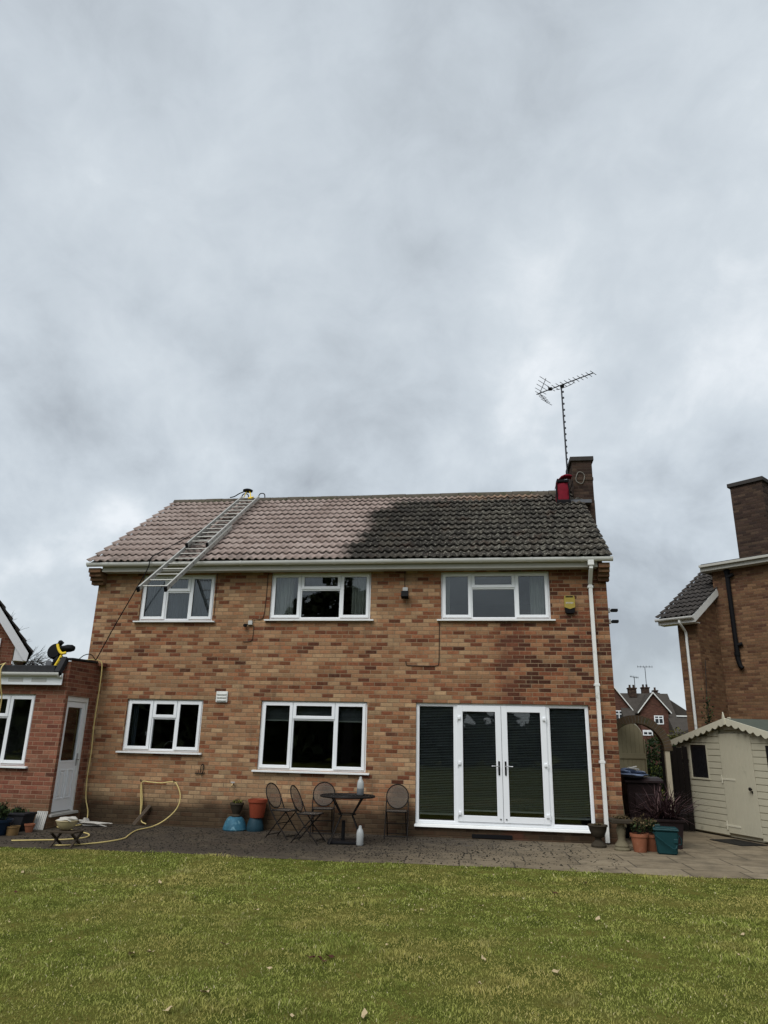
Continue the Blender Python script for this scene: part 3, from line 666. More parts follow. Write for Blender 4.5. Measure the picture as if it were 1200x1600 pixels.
x = HX0 + .3
while x < HX1:
    m.prism([(-.325 + .069 * math.cos(t), 4.957 + .083 * math.sin(t)) for t in np.linspace(math.pi, 2 * math.pi, 12)] + [(-.325 + .063 * math.cos(t), 4.957 + .077 * math.sin(t)) for t in np.linspace(2 * math.pi, math.pi, 12)], x, x + .05, 'x'); x += .95
m.build('gutter', 'gutter', house, smooth=True)
m = MB(); dpx = 3.29
m.box(dpx - .055, dpx + .055, -.375, -.27, 4.80, 4.90, .006)
m.bar((dpx, -.322, 4.83), (dpx, -.322, 4.74), .066, .066, (0, 1, 0)); m.bar((dpx, -.322, 4.75), (dpx, -.075, 4.50), .066, .066, (1, 0, 0)); m.bar((dpx, -.075, 4.52), (dpx, -.075, .03), .066, .066, (0, 1, 0))
for z in (4.42, 2.62, 1.3): m.box(dpx - .05, dpx + .05, -.112, -.001, z, z + .045, .004)
m.build('downpipe', 'gutter', house)
# windows
L3 = {'UL': (.345, .665, .37, 'narrow upstairs window behind the foot of the roof ladder'), 'UM': (.302, .70, .36, 'upstairs window in the middle of the wall'), 'UR': (.284, .688, .345, 'upstairs window nearest the alarm box'),
      'LL': (.345, .66, .365, 'narrow ground floor window with dark panes'), 'LM': (.303, .70, .268, 'wide ground floor window above the bistro table')}
wins = {}
for k, (a, b, c, lab) in L3.items(): wins[k] = casement(house, *WIN[k], a, b, c, lab)
w = WIN['UL']; cloth(wins['UL'], w[0] + .04, w[1] - .04, w[2], w[3], .20, 15, .016, 'net', 'vertical_blind')
w = WIN['UM']; cloth(wins['UM'], w[0] + .03, w[0] + .42, w[2], w[3], .22, 6, .025, 'curtain'); cloth(wins['UM'], w[1] - .42, w[1] - .03, w[2], w[3], .22, 6, .025, 'curtain')
w = WIN['UR']; cloth(wins['UR'], w[0] + .03, w[0] + .16, w[2], w[3], .22, 3, .02, 'curtain'); cloth(wins['UR'], w[1] - .36, w[1] - .03, w[2], w[3], .22, 5, .025, 'curtain')
w = WIN['LL']; cloth(wins['LL'], w[0] + .04, w[0] + .16, w[2], w[3], .20, 2, .02, 'net', 'blind')
w = WIN['LM']
blind(wins['LM'], w[0] + .05, w[1] - .05, w[3] - .36, w[3] - .03, .19, .022)
m = MB(); m.tube([(-4.86 + .13 * math.cos(t), .30, 1.36 + .13 * math.sin(t)) for t in np.linspace(.1, 3.0, 14)], .008, 6); m.build('kitchen_tap', 'steel', wins['LL'], smooth=True)
# garden doors: two side lights and a pair of glazed doors
x0, x1, z0, z1 = WIN['FR']; ya, yb = YF, YF + .07; m = MB(); fw = .052
ring(m, x0, x1, z0 + .045, z1, fw, ya, yb)
for xm in (.735, 2.39): m.box(xm - .034, xm + .034, ya + .001, yb, z0 + .09, z1 - fw + .002, .005)
fd = m.build('door_frame', 'upvc', house)
m = MB(); m.prism([(yb, z0 + .05), (-.035, z0 + .035), (-.05, z0 + .0), (-.02, z0 - .012), (yb, z0 - .012)], x0 - .01, x1 + .03, 'x'); m.build('threshold', 'sill', fd)
for a, b in ((x0 + fw, .735 - .034), (2.39 + .034, x1 - fw)):
    s_ = MB(); ring(s_, a - .002, b + .002, z0 + .095, z1 - fw + .002, .012, ya + .008, ya + .03, 0); s_.build('glazing_bead', 'upvc', fd)
    p = MB(); p.box(a, b, ya + .03, ya + .036, z0 + .09, z1 - fw); p.build('pane', 'glass', fd)
    blind(fd, a + .015, b - .015, z0 + .20, z1 - fw - .01, ya + .085)
for a, b, hs in ((.769, 1.562, 1), (1.562, 2.356, -1)):
    dm = MB(); sw = .105; ring(dm, a - .012 if hs > 0 else a + .003, b - .003 if hs > 0 else b + .012, z0 + .10, z1 - fw + .008, sw, ya - .02, ya + .04, .006)
    dr_ = dm.build('glazed_door', 'upvc', house); a2, b2 = a + sw - .012, b - sw + .012; c2, d2 = z0 + .10 + sw, z1 - fw + .008 - sw
    s_ = MB(); ring(s_, a2 - .004, b2 + .004, c2 - .004, d2 + .004, .006, ya - .014, ya + .03, 0); s_.build('glazing_seal', 'gasket', dr_)
    p = MB(); p.box(a2, b2, ya + .006, ya + .012, c2, d2); p.build('pane', 'glass', dr_)
    blind(dr_, a2 + .008, b2 - .008, c2 + .075, d2 - .005, ya + .06)
    xh = b - .058 if hs > 0 else a + .058
    h_ = MB(); h_.box(xh - .016, xh + .016, ya - .034, ya - .02, 1.05, 1.29, .008); h_.build('handle_plate', 'blackplastic', dr_)
    h_ = MB(); h_.tube([(xh, ya - .03, 1.205), (xh, ya - .075, 1.205), (xh - hs * .03, ya - .08, 1.205), (xh - hs * .13, ya - .078, 1.203)], .009, 8); h_.build('handle', 'steel', dr_, smooth=True)
    xe = a + .0 if hs > 0 else b
    for z in (2.03, 1.24, .40):
        h_ = MB(); h_.box(xe - .012, xe + .055 if hs > 0 else xe + .012, ya - .045, ya - .018, z - .03, z + .03, .006) if hs > 0 else h_.box(xe - .055, xe + .012, ya - .045, ya - .018, z - .03, z + .03, .006)
        h_.tube([(xe - hs * .005, ya - .04, z - .055), (xe - hs * .005, ya - .04, z + .045)], .009, 8); h_.build('hinge', 'upvc', dr_, smooth=True)
    h_ = MB(); h_.tube([((b - .05 if hs > 0 else a + .05), ya - .02, .325), ((b - .05 if hs > 0 else a + .05), ya - .036, .325)], .012, 10); h_.build('door_stop', 'blackplastic', dr_)
# chimney on the right gable
m = MB(); cx0, cx1, cy0, cy1 = 3.49, 3.955, 2.85, 3.75
m.box(cx0, cx1, cy0, cy1, 7.14, 8.22); m.box(HX1 + .001, cx1 + .006, 2.84, 4.3, 5.35, 7.02); m.box(cx0 - .012, cx1 + .012, cy0 - .012, cy1 + .012, 7.66, 7.735); 
m.prism([(2.84, 7.02), (cy0 - .002, 7.15), (cy1, 7.15), (4.3, 7.02)], HX1 + .085, cx1 + .006, 'x')
ch = m.build('chimney', 'brick_dark', house)
m = MB(); m.box(cx0 - .045, cx1 + .045, cy0 - .045, cy1 + .045, 8.16, 8.27, .008); m.build('cap', 'sootcap', ch)
m = MB(); m.box(cx0 - .012, cx1 - .30, cy0 - .03, cy0 - .003, 7.10, 7.17); m.box(cx0 - .14, cx1 - .1, cy0 - .24, cy0 - .005, 7.02, 7.10); m.build('flashing', 'lead', ch)
# fixed service bits
m = MB(); m.box(-3.89, -3.66, -.035, -.001, 2.235, 2.44, .006)
for i in range(3): m.box(-3.87, -3.68, -.055, -.03, 2.26 + i * .058, 2.285 + i * .058, .004)
m.build('vent_cover', 'gutter', house)
m = MB(); cable = curve([(.44, -.008, 3.80), (.435, -.008, 3.3), (.425, -.008, 3.02), (.38, -.008, 2.965), (.2, -.008, 2.96), (-.12, -.008, 2.965), (-.185, -.008, 2.98), (-.20, -.008, 3.05)], 6); m.tube(cable, .008, 6); m.build('wall_cable', 'cable', house); m = MB()
m.tube(curve([(-3.03, -.008, 4.79), (-3.04, -.008, 4.2), (-3.06, -.008, 3.92), (-3.12, -.012, 3.84), (-3.25, -.02, 3.85), (-3.33, -.02, 3.79)], 6), .007, 6); m.build('wall_cable', 'cable', house); m = MB()
m.tube(curve([(-3.25, -.01, 3.72), (-3.25, -.01, 3.55), (-3.28, -.01, 3.42), (-3.45, -.01, 3.40)], 6), .006, 6); m.build('wall_cable', 'cable', house); m = MB()
m.tube([(-.24, -.01, 4.79), (-.24, -.01, 4.44)], .007, 6); m.build('wall_cable', 'cable', house); m = MB(); m.tube([(-4.13 + .03, -.01, 4.79), (-4.10, -.01, 3.9)], .006, 6)
m.build('wall_cable', 'cable', house)
m = MB()
for X in (1.35,): m.box(X - .35, X + .35, -.02, .0005, .012, .075, .003)
m.build('air_grate', 'blackplastic', house)

# ------------------------------------------------------------------ things fixed to the house
def alarm():
    t = thing('alarm_box', 'faded yellow burglar alarm box with black ends on the upper right wall', 'alarm box', (2.895, -.001, 3.97))
    m = MB(); m.prism([(-.098, .09), (0, .055), (.098, .09), (.098, .27), (-.098, .27)], -.075, 0); m.build('case', 'alarmyellow', t, local=True)
    m = MB(); m.prism([(-.085, .005), (-.06, -.02), (.06, -.02), (.085, .005), (.09, .086), (0, .052), (-.09, .086)], -.07, -.001); m.build('strobe', 'blackplastic', t, local=True)
    m = MB(); m.prism([(-.098, .272), (.098, .272), (.085, .31), (-.085, .31)], -.07, -.001); m.build('top_cover', 'alarmyellow', t, local=True)
    m = MB(); m.box(-.07, .07, -.074, -.069, .278, .300); m.build('top_slot', 'blackplastic', t, local=True)
    m = MB()                                   # faint line of lettering on the front, unreadable in the photo
    for i in range(6): m.box(-.07 + i * .024, -.055 + i * .024, -.0775, -.0755, .155 + (i % 2) * .004, .185)
    m.build('lettering', 'greywhite', t, local=True)
alarm()
def flood():
    t = thing('security_light', 'small dark security light with grey box, beneath the soffit', 'light', (-.225, -.001, 4.28))
    m = MB(); m.box(-.05, .05, -.05, 0, .115, .185, .006); m.build('junction_box', 'greyplastic', t, local=True)
    m = MB(); m.bar((0, -.03, .1), (0, -.10, .04), .03, .03, (1, 0, 0)); m.build('bracket', 'blackplastic', t, local=True)
    m = MB(); m.prism([(-.16, -.01), (-.07, -.05), (-.05, .08), (-.13, .10)], -.07, .07, 'x'); m.build('lamp_head', 'blackplastic', t, local=True)
flood()
def sensor():
    t = thing('security_sensor', 'black wall sensor on a grey box beside the middle upstairs window', 'sensor', (-3.36, -.001, 3.70))
    m = MB(); m.box(.0, .085, -.05, 0, .03, .115, .006); m.build('junction_box', 'greyplastic', t, local=True)
    m = MB(); m.lathe([(.012, -.01), (.035, .0), (.04, .03), (.03, .055), (.01, .06)], (-.05, -.06, -.01), 14); m.bar((-.05, -.06, .02), (.01, -.02, .05), .02, .02); m.build('sensor_head', 'blackplastic', t, local=True, smooth=True)
sensor()
def corner_camera(z, lab):
    t = thing('floodlight', lab, 'light', (HX1 + .002, .12, z), 0, 'black lights on the gable corner')
    m = MB(); m.box(0, .05, -.04, .04, -.04, .04, .006); m.build('mount', 'greyplastic', t, local=True)
    m = MB(); m.tube([(.04, 0, 0), (.09, -.02, .0)], .014, 8); m.box(.06, .18, -.09, .02, -.03, .02, .008); m.build('lamp_head', 'blackplastic', t, local=True)
    return t
corner_camera(4.03, 'upper black light sticking out from the right house corner')
b = corner_camera(3.82, 'lower black light sticking out from the right house corner')
def garden_tap():
    t = thing('outside_tap', 'small outside tap on the wall above the blue pots', 'tap', (-3.40, -.001, .76))
    m = MB(); m.tube([(0, 0, 0), (0, -.09, 0), (0, -.10, -.02), (0, -.10, -.05)], .014, 8); m.build('spout', 'brass', t, local=True, smooth=True)
    m = MB(); m.box(-.04, .04, -.07, -.045, .03, .045, .005); m.tube([(0, -.058, 0), (0, -.058, .035)], .008, 6); m.build('handle', 'greyplastic', t, local=True)
garden_tap()
m = MB(); m.tube(curve([(-4.08, -.02, .93), (-4.02, -.03, .94), (-4.005, -.03, 1.05), (-4.03, -.03, 1.10), (-4.06, -.03, 1.06), (-4.06, -.03, .95)], 6), .008, 6)
m.tube([(-4.17, -.02, .93), (-3.98, -.02, .945)], .007, 6); m.tube([(-4.15, -.02, .97), (-4.15, -.03, .92)], .007, 6); m.tube([(-4.11, -.02, .99), (-4.11, -.03, .92)], .007, 6)
solo(m, 'wall_hook', 'blackmetal', 'rusty black looped hook rack on the wall below the left window', 'hook', (-4.07, 0, .93))

# TV aerial
def aerial():
    t = thing('tv_aerial', 'tall mast with multi-element tv aerial strapped to the near chimney', 'aerial', (3.43, 3.30, 7.3))
    px, py = 3.43, 3.26
    m = MB(); m.tube([(px, py, 7.3), (px - .03, py, 10.44)], [.022, .018], 8)
    for i in range(13): z = 8.2 + i * .17; m.tube([(px + .003, py, z), (px + .003, py, z + .035)], .026, 8)
    m.build('mast', 'aerialmetal', t, smooth=True)
    m = MB(); m.bar((px - .10, py, 7.92), (px + .16, py, 7.92), .03, .03); m.build('bracket', 'blackmetal', t); m = MB(); m.bar((px - .06, py, 7.45), (px + .16, py, 7.45), .025, .025); m.build('bracket', 'blackmetal', t)
    A = Vector((2.81, 3.74, 10.46)); B = Vector((4.13, 2.70, 10.46)); dv = (B - A).normalized(); up = Vector((0, 0, 1)); ev = Vector((-dv.y, dv.x, 0)).normalized()
    m = MB(); m.tube([A, B], .014, 6); m.build('boom', 'aerialmetal', t)
    for i in range(11):
        p = A + (B - A) * (.27 + .073 * i); h = .17 - .003 * i
        m = MB(); m.tube([p - ev * h, p + ev * h], .008, 5); m.build('director', 'aerialmetal', t)
    # corner reflector at the back
    for sg in (1, -1):
        for i in range(4):
            base = A + dv * .10 + (up * sg * .86 + dv * .5).normalized() * (.06 + .105 * i)
            m = MB(); m.tube([base - ev * .25, base + ev * .25], .007, 5); m.build('reflector', 'aerialmetal', t)
        m = MB(); k = (up * sg * .86 + dv * .5).normalized(); m.tube([A + dv * .10, A + dv * .10 + k * .42], .009, 5); m.build('reflector_arm', 'aerialmetal', t)
    m = MB(); c = A + dv * .42; m.box(c.x - .05, c.x + .05, c.y - .03, c.y + .03, c.z - .03, c.z + .05, .008); c = A + dv * .78; m.box(c.x - .05, c.x + .05, c.y - .03, c.y + .03, c.z - .075, c.z - .01, .008); m.build('dipole_box', 'blackplastic', t)
    c = A + dv * .60; m = MB(); m.tube(curve([c - up * .07, c + dv * .1 - up * .10, A + dv * 1.05 - up * .09, A + dv * 1.12 - up * .05, A + dv * 1.14], 5), .008, 5); m.build('brace', 'aerialmetal', t)
aerial()
m = MB(); m.tube([(3.66 + .10 * math.cos(a) + .01 * math.sin(3 * a), 2.82 + .008 * math.sin(4 * a), 7.72 + .15 * math.sin(a)) for a in np.linspace(0, 6.283 * 2, 50)], .010, 6)
solo(m, 'cable_coil', 'concrete', 'coil of pale aerial cable hanging on the near chimney side', 'cable', (3.66, 2.82, 7.57))
m = MB()
def red_bag():
    t = thing('red_bag', 'red fabric kit bag with black base slumped beside the near chimney', 'bag', (3.20, 2.62, 7.02))
    m = MB(); g_ = []
    prof = [(-.05, .13, .16), (0, .15, .17), (.10, .16, .18), (.20, .15, .165), (.30, .155, .175), (.42, .145, .16), (.50, .14, .15)]
    n = 20
    for z, rx, ry in prof:
        g_.append([m.bm.verts.new((rx * abs(math.cos(a)) ** .6 * (1 if math.cos(a) >= 0 else -1) + .008 * math.sin(7 * a + z * 20), ry * .8 * abs(math.sin(a)) ** .6 * (1 if math.sin(a) >= 0 else -1) + .01 * math.sin(5 * a + z * 31), z + .006 * math.sin(3 * a))) for a in np.linspace(0, 6.283, n, endpoint=False)])
    for A, B in zip(g_, g_[1:]):
        for k in range(n): m.bm.faces.new((A[k], A[(k + 1) % n], B[(k + 1) % n], B[k]))
    m.bm.faces.new(g_[0][::-1]); m.bm.faces.new(g_[-1])
    m.build('body', 'redcloth', t, local=True, smooth=True, auto=80)
    m = MB(); m.box(-.155, .165, -.165, .13, -.14, .045, .03); m.build('base', 'blackplastic', t, local=True)
    m = MB(); P = []
    for i, (x, z, h) in enumerate([(-.15, .46, .12), (-.12, .58, .13), (-.04, .67, .12), (.06, .72, .10), (.17, .72, .075), (.23, .70, .05)]): P.append((x, z, h))
    rg = []
    for x, z, h in P:
        rg.append([m.bm.verts.new((x + .7 * h * .35 * math.sin(a), .12 * math.cos(a) - .0, z + h * .5 * math.sin(a) - .06)) for a in np.linspace(0, 6.283, 14, endpoint=False)])
    for A, B in zip(rg, rg[1:]):
        for k in range(14): m.bm.faces.new((A[k], A[(k + 1) % 14], B[(k + 1) % 14], B[k]))
    m.bm.faces.new(rg[0][::-1]); m.bm.faces.new(rg[-1]); m.build('flap', 'redcloth', t, local=True, smooth=True, auto=80)
    m = MB(); m.box(-.13, .13, -.155, .10, .47, .545, .02); m.tube(curve([(-.135, -.11, .02), (-.145, -.11, .25), (-.135, -.09, .46), (-.10, -.07, .58)], 5), .022, 8); m.tube(curve([(.14, -.11, .02), (.145, -.11, .25), (.13, -.09, .45)], 5), .014, 8)
    m.build('strap', 'blackplastic', t, local=True)
red_bag()

# roof ladder ------------------------------------------------------
SLP = (RZ - 4.955) / (RY + .38)
def rp(x, y, off): # point above the roof plane
    k = 1 / math.hypot(1, SLP); return Vector((x, y - SLP * k * off, 4.955 + SLP * (y + .38) + k * off))
def ladder():
    t = thing('roof_ladder', 'two section aluminium roof ladder hooked over the ridge and hanging past the gutter', 'ladder', rp(-4.6, -1.75, .10))
    up = Vector((0, -SLP, 1)).normalized()
    for nm, xa, xb, y0, y1, off in (('lower_section', -4.865, -4.345, -1.75, 1.22, .095), ('upper_section', -4.83, -4.38, .05, 3.10, .165)):
        m = MB()
        for X in (xa, xb): m.bar(rp(X, y0, off), rp(X, y1, off), .032, .082, up)
        n = int((y1 - y0) / .235)
        for i in range(n):
            y = y0 + (.13 if off < .1 else .21) + i * .235; m.tube([rp(xa, y, off), rp(xb, y, off)], .011, 8)
        sec = m.build(nm, 'alu', t)
        for X in (xa, xb): m = MB(); m.bar(rp(X, y0 - .015, off), rp(X, y0 + .03, off), .040, .092, up); m.build('end_cap', 'blackplastic', sec)
        for i in range(n):
            m = MB(); y = y0 + (.13 if off < .1 else .21) + i * .235; m.tube([rp(xb + .0165, y, off), rp(xb + .0175, y, off)], .017, 8); m.build('rung_hole', 'gasket', sec)
    for X in (-4.83, -4.38): m = MB(); m.tube(curve([rp(X, 3.0, .17), rp(X, 3.22, .22), (X, 3.42, 7.72), (X, 3.5, 7.62), (X, 3.52, 7.50)], 5), .014, 6); m.build('ridge_hook', 'blackmetal', t)
ladder()
def cleaner():
    t = thing('surface_cleaner', 'round yellow and black surface cleaning head lying on the ridge by the ladder', 'cleaning tool', (-4.78, 3.28, 7.60))
    m = MB(); m.lathe([(.10, .0), (.125, .01), (.13, .04), (.09, .06), (.03, .075)], (.0, -.02, .14), 24); o = m.build('disc', 'greyplanter', t, local=True, smooth=True)
    m = MB()
    m.tube(curve([(.04, -.05, .16), (.10, -.1, .06), (.16, -.2, -.10)], 5), .014, 6); m.tube(curve([(-.02, -.05, .15), (-.03, -.1, .05), (-.04, -.18, -.08)], 5), .012, 6); m.tube(curve([(.22, -.16, -.06), (.10, -.2, -.10), (.20, -.25, -.12)], 4), .018, 6); m.build('frame', 'yellow', t, local=True, smooth=True)
    m = MB(); m.tube(curve([(-.08, -.03, .15), (-.22, -.05, .08), (-.32, -.12, -.02), (-.42, -.16, -.06)], 6), .014, 6); m.build('lance', 'blackplastic', t, local=True, smooth=True)
cleaner()

# power line / pressure hose from the eaves to the flat roof
m = MB(); m.tube(curve([rp(-4.95, 1.5, .05), rp(-5.15, .9, .05), rp(-5.36, .0, .06), rp(-5.40, -.36, .07), (-5.43, -.42, 4.80), (-5.70, -.36, 4.30), (-6.02, -.33, 3.66), (-6.30, -.30, 3.06), (-6.34, -.30, 2.985)], 8), .011, 6)
m.tube(curve([(-6.34, -.30, 2.99), (-6.42, -.36, 3.09), (-6.52, -.42, 3.07), (-6.58, -.5, 2.98)], 6), .009, 6)
solo(m, 'pressure_hose', 'blackplastic', 'thin black pressure hose dropping from the roof to the flat roofed extension', 'hose', (-6.34, -.30, 2.98))

# ------------------------------------------------------------------ flat roofed red brick extension
ext = thing('side_extension', 'single storey red brick extension with flat felt roof and white side door', 'extension', (-7.6, -.55, 0))
EX, EY, EXL = -6.38, -1.08, -9.6
m = MB(); HW = (-8.60, -6.975, 1.02, 2.275); HDR = (-.99, -.215, .20, 2.262)
wall_panel(m, EXL, EX, -.1, 2.70, [HW], EY, .10)
wall_panel(m, EY, -.001, -.1, 2.88, [HDR], EX, -.10, 'x')
m.bm.faces.new([m.bm.verts.new(p) for p in ((EX, EY, 2.88), (EX, -.001, 2.88), (EX, -.001, 2.935), (EX, EY + .03, 2.90))])
m.box(EX - .215, EX - .002, EY + .03, -.001, 2.60, 2.885); m.quad((EXL, EY, -.1), (EXL, 3.0, -.1), (EXL, 3.0, 2.7), (EXL, EY, 2.7))
m.box(EX - .22, EX + .13, -.16, -.002, 2.885, 2.955)
m.build('wall', 'brick_red', ext)
m = MB(); m.box(EXL, EX - .22, EY - .10, 3.0, 2.655, 2.70); m.box(EXL, EX - .20, EY - .17, EY - .10, 2.64, 2.79, .01)
m.bar((EX - .10, EY - .02, 2.93), (EX - .10, -.17, 2.965), .26, .03); m.bar((EX - .12, EY + .0, 2.94), (EX - .14, EY - .14, 2.66), .10, .10, (1, 0, 0)); m.build('roof', 'felt', ext)
m = MB(); m.box(EXL, EX - .04, EY - .142, EY - .12, 2.44, 2.645); m.build('fascia', 'upvc', ext)
m = MB()
for X in (-7.34, -6.87, -7.80, -8.3): m.box(X - .15, X + .15, EY - .146, EY - .141, 2.49, 2.56)
m.build('fascia_vent', 'greyplastic', ext)
m = MB(); m.prism([(EY - .195 + .055 * math.cos(t), 2.655 + .065 * math.sin(t)) for t in np.linspace(math.pi, 2 * math.pi, 12)], EXL, EX - .06, 'x'); m.prism([(EY - .195 + .06 * math.cos(t), 2.655 + .07 * math.sin(t)) for t in np.linspace(math.pi, 2 * math.pi, 12)], EX - .12, EX - .06, 'x')
m.tube([(EX - .11, EY - .18, 2.59), (EX - .04, EY - .17, 2.585)], .025, 10); m.build('gutter', 'gutter', ext, smooth=True)
m = MB(); m.box(EXL + .1, EX - .102, EY + .102, -.05, 0, .02); m.box(EXL + .1, EX - .102, -.06, -.04, 0, 2.6); m.box(EXL + .1, EX - .102, EY + .102, -.05, 2.58, 2.60); m.build('interior', 'roomdark', ext)
# its window (only the right-hand lights show)
wx = casement(ext, HW[0], HW[1], HW[2], HW[3], .30, .685, .33, None, .07, EY)
# side door: built in the plane x = EX
def xbox(mb, y0, y1, xa, xb, z0, z1, b=.004): mb.box(min(xa, xb), max(xa, xb), y0, y1, z0, z1, b)
def ring_x(mb, a, b, c, d, w, xa, xb):
    xbox(mb, a, a + w, xa, xb, c, d); xbox(mb, b - w, b, xa, xb, c, d); xbox(mb, a + w - .002, b - w + .002, xa, xb - .001, c, c + w); xbox(mb, a + w - .002, b - w + .002, xa, xb - .001, d - w, d)
y0, y1, z0, z1 = HDR; m = MB(); fx = EX - .03
xbox(m, y0, y0 + .055, fx - .07, fx, z0, z1); xbox(m, y1 - .055, y1, fx - .07, fx, z0, z1); xbox(m, y0 + .053, y1 - .053, fx - .069, fx - .001, z1 - .09, z1)
df = m.build('door_frame', 'gutter', ext)
m = MB(); a, b = y0 + .058, y1 - .058; dx = fx - .02; zt = z1 - .095; zm = 1.10
xbox(m, a, a + .085, dx - .045, dx, z0 + .05, zt); xbox(m, b - .085, b, dx - .045, dx, z0 + .05, zt); xbox(m, a + .083, b - .083, dx - .044, dx - .001, zt - .10, zt); xbox(m, a + .083, b - .083, dx - .044, dx - .001, z0 + .05, zm)
xbox(m, a + .08, b - .08, dx - .01, dx + .008, zm - .02, zm + .02)
dr_ = m.build('door', 'upvc', ext)
dr_['label'] = 'white side door with tall glass pane and two long lower panels'
mid = (a + b) / 2
for p0, p1 in ((a + .10, mid - .035), (mid + .035, b - .10)):
    m = MB(); ring_x(m, p0, p1, z0 + .26, zm - .14, .02, dx - .002, dx + .016); xbox(m, p0 + .045, p1 - .045, dx - .002, dx + .012, z0 + .305, zm - .185, .006); m.build('door_panel', 'upvc', dr_)
m = MB(); xbox(m, a + .083, b - .083, dx - .03, dx - .024, zm, zt - .095, 0); m.build('pane', 'glass', dr_)
m = MB(); m.box(dx - .001, dx + .012, b - .06, b - .03, 1.02, 1.24, .004); m.tube([(dx + .01, b - .045, 1.13), (dx + .05, b - .045, 1.13), (dx + .05, b - .14, 1.13)], .008, 8); m.build('handle', 'steel', dr_)
m = MB(); m.prism([(EX - .10, z0 + .045), (EX + .05, z0 + .02), (EX + .05, z0 - .015), (EX - .10, z0 - .015)], y0 - .05, y1 + .06, 'y'); m.build('door_sill', 'greywhite', ext)

# pressure washer on the flat roof
def washer():
    t = thing('pressure_washer', 'black and yellow pressure washer with hose drum standing on the flat roof edge', 'pressure washer', (-6.80, -.80, 2.79))
    m = MB(); m.lathe([(.06, -.07), (.135, -.06), (.15, -.03), (.15, .04), (.13, .065), (.05, .07)], (0, 0, 0), 24)
    bmesh.ops.rotate(m.bm, verts=m.bm.verts[:], cent=(0, 0, 0), matrix=Matrix.Rotation(R(80), 3, 'X')); bmesh.ops.translate(m.bm, vec=(-.10, 0, .30), verts=m.bm.verts[:]); m.build('hose_drum', 'blackplastic', t, local=True, smooth=True)
    m = MB(); m.tube(curve([(-.03, -.09, .43), (.02, -.10, .33), (.09, -.10, .26), (.17, -.08, .27)], 5), .026, 8); m.tube(curve([(.10, -.10, .22), (.06, -.11, .12), (.0, -.11, .0)], 5), [.03] * 10 + [.045], 8); m.build('frame', 'yellow', t, local=True, smooth=True)
    m = MB(); m.blob((.12, 0, .36), .17, .10, .075, 3, .15); m.blob((-.02, -.02, .12), .08, .09, .12, 5, .15); m.blob((-.13, -.03, .05), .10, .09, .06, 8, .15); m.build('motor_cover', 'blackplastic', t, local=True, smooth=True, auto=80)
    m = MB(); m.blob((-.02, -.02, .46), .055, .055, .05, 4, .12); m.tube(curve([(-.06, 0, .45), (-.02, -.02, .50), (.05, -.03, .46)], 5), .02, 8); m.build('grip', 'blackplastic', t, local=True, smooth=True, auto=80)
    m = MB(); m.lathe([(.02, -.02), (.06, -.018), (.07, 0), (.06, .018), (.02, .02)], (0, 0, 0), 20); bmesh.ops.rotate(m.bm, verts=m.bm.verts[:], cent=(0, 0, 0), matrix=Matrix.Rotation(R(90), 3, 'X')); bmesh.ops.translate(m.bm, vec=(-.12, -.13, .05), verts=m.bm.verts[:]); m.build('wheel', 'lead', t, local=True, smooth=True)
washer()
m = MB()
for i, x in enumerate((-7.05, -7.22, -7.16)): m.tube(curve([(x - .07, -1.0, 2.78), (x - .05, -1.0, 2.83), (x, -1.0, 2.845), (x + .06, -1.0, 2.82), (x + .07, -1.0, 2.78)], 5), .008, 6)
m.tube(curve([(-6.95, -1.0, 2.80), (-7.1, -1.02, 2.795), (-7.4, -1.0, 2.80), (-7.55, -1.02, 2.80)], 5), .008, 6)
solo(m, 'roof_cable', 'blackplastic', 'loops of black cable lying along the flat roof edge', 'cable', (-7.1, -1.0, 2.79))
m = MB(); m.tube(curve([(-7.9, -1.0, 2.80), (-7.68, -1.12, 2.83), (-7.60, -1.27, 2.80), (-7.59, -1.345, 2.68), (-7.565, -1.30, 2.4), (-7.545, -1.24, 2.2), (-7.57, -1.20, 1.9), (-7.62, -1.19, 1.5)], 6), .012, 8)
solo(m, 'garden_hose', 'hose', 'pale yellow hose hanging over the gutter in front of the extension window', 'hose', (-7.58, -1.3, 2.0))
# long yellow hose: over the parapet, down the wall corner, along the slabs
m = MB(); m.tube(curve([(-6.52, -.34, 2.985), (-6.40, -.28, 3.0), (-6.30, -.22, 2.985), (-6.245, -.20, 2.90), (-6.24, -.18, 2.6), (-6.255, -.16, 2.15), (-6.27, -.14, 1.75), (-6.26, -.12, 1.3), (-6.28, -.10, .8), (-6.25, -.10, .45), (-6.14, -.16, .22), (-6.06, -.30, .06), (-6.03, -.42, .03), (-6.10, -.62, .016), (-6.30, -.86, .016), (-5.75, -1.25, .016), (-5.28, -1.6, .016), (-5.12, -2.0, .016), (-5.28, -2.3, .016), (-5.65, -2.5, .016), (-5.95, -2.65, .016)], 8), .0105, 8)
solo(m, 'garden_hose', 'hose', 'yellow hose running down beside the white side door and over the slabs', 'hose', (-6.1, -.6, 0))
m = MB(); m.tube(curve([(-4.98, -.12, .03), (-5.10, -.10, .10), (-5.16, -.06, .4), (-5.20, -.05, .66), (-5.17, -.05, .76), (-5.05, -.05, .755), (-4.80, -.05, .745), (-4.60, -.05, .77), (-4.50, -.06, .74), (-4.40, -.08, .58), (-4.38, -.11, .42), (-4.44, -.15, .27), (-4.58, -.24, .12), (-4.72, -.4, .03), (-4.78, -.9, .016), (-4.62, -1.5, .016), (-4.50, -1.9, .016), (-4.55, -2.3, .016), (-4.70, -2.6, .016), (-4.95, -2.85, .016), (-5.1, -2.9, .016)], 8), .0105, 8)
m.tube(curve([(-5.19, -.05, .70), (-5.14, -.05, .4), (-5.13, -.07, .12)], 6), .010, 8)
solo(m, 'garden_hose', 'hose', 'yellow hose looped over two pegs on the house wall', 'hose', (-4.8, -.3, 0))
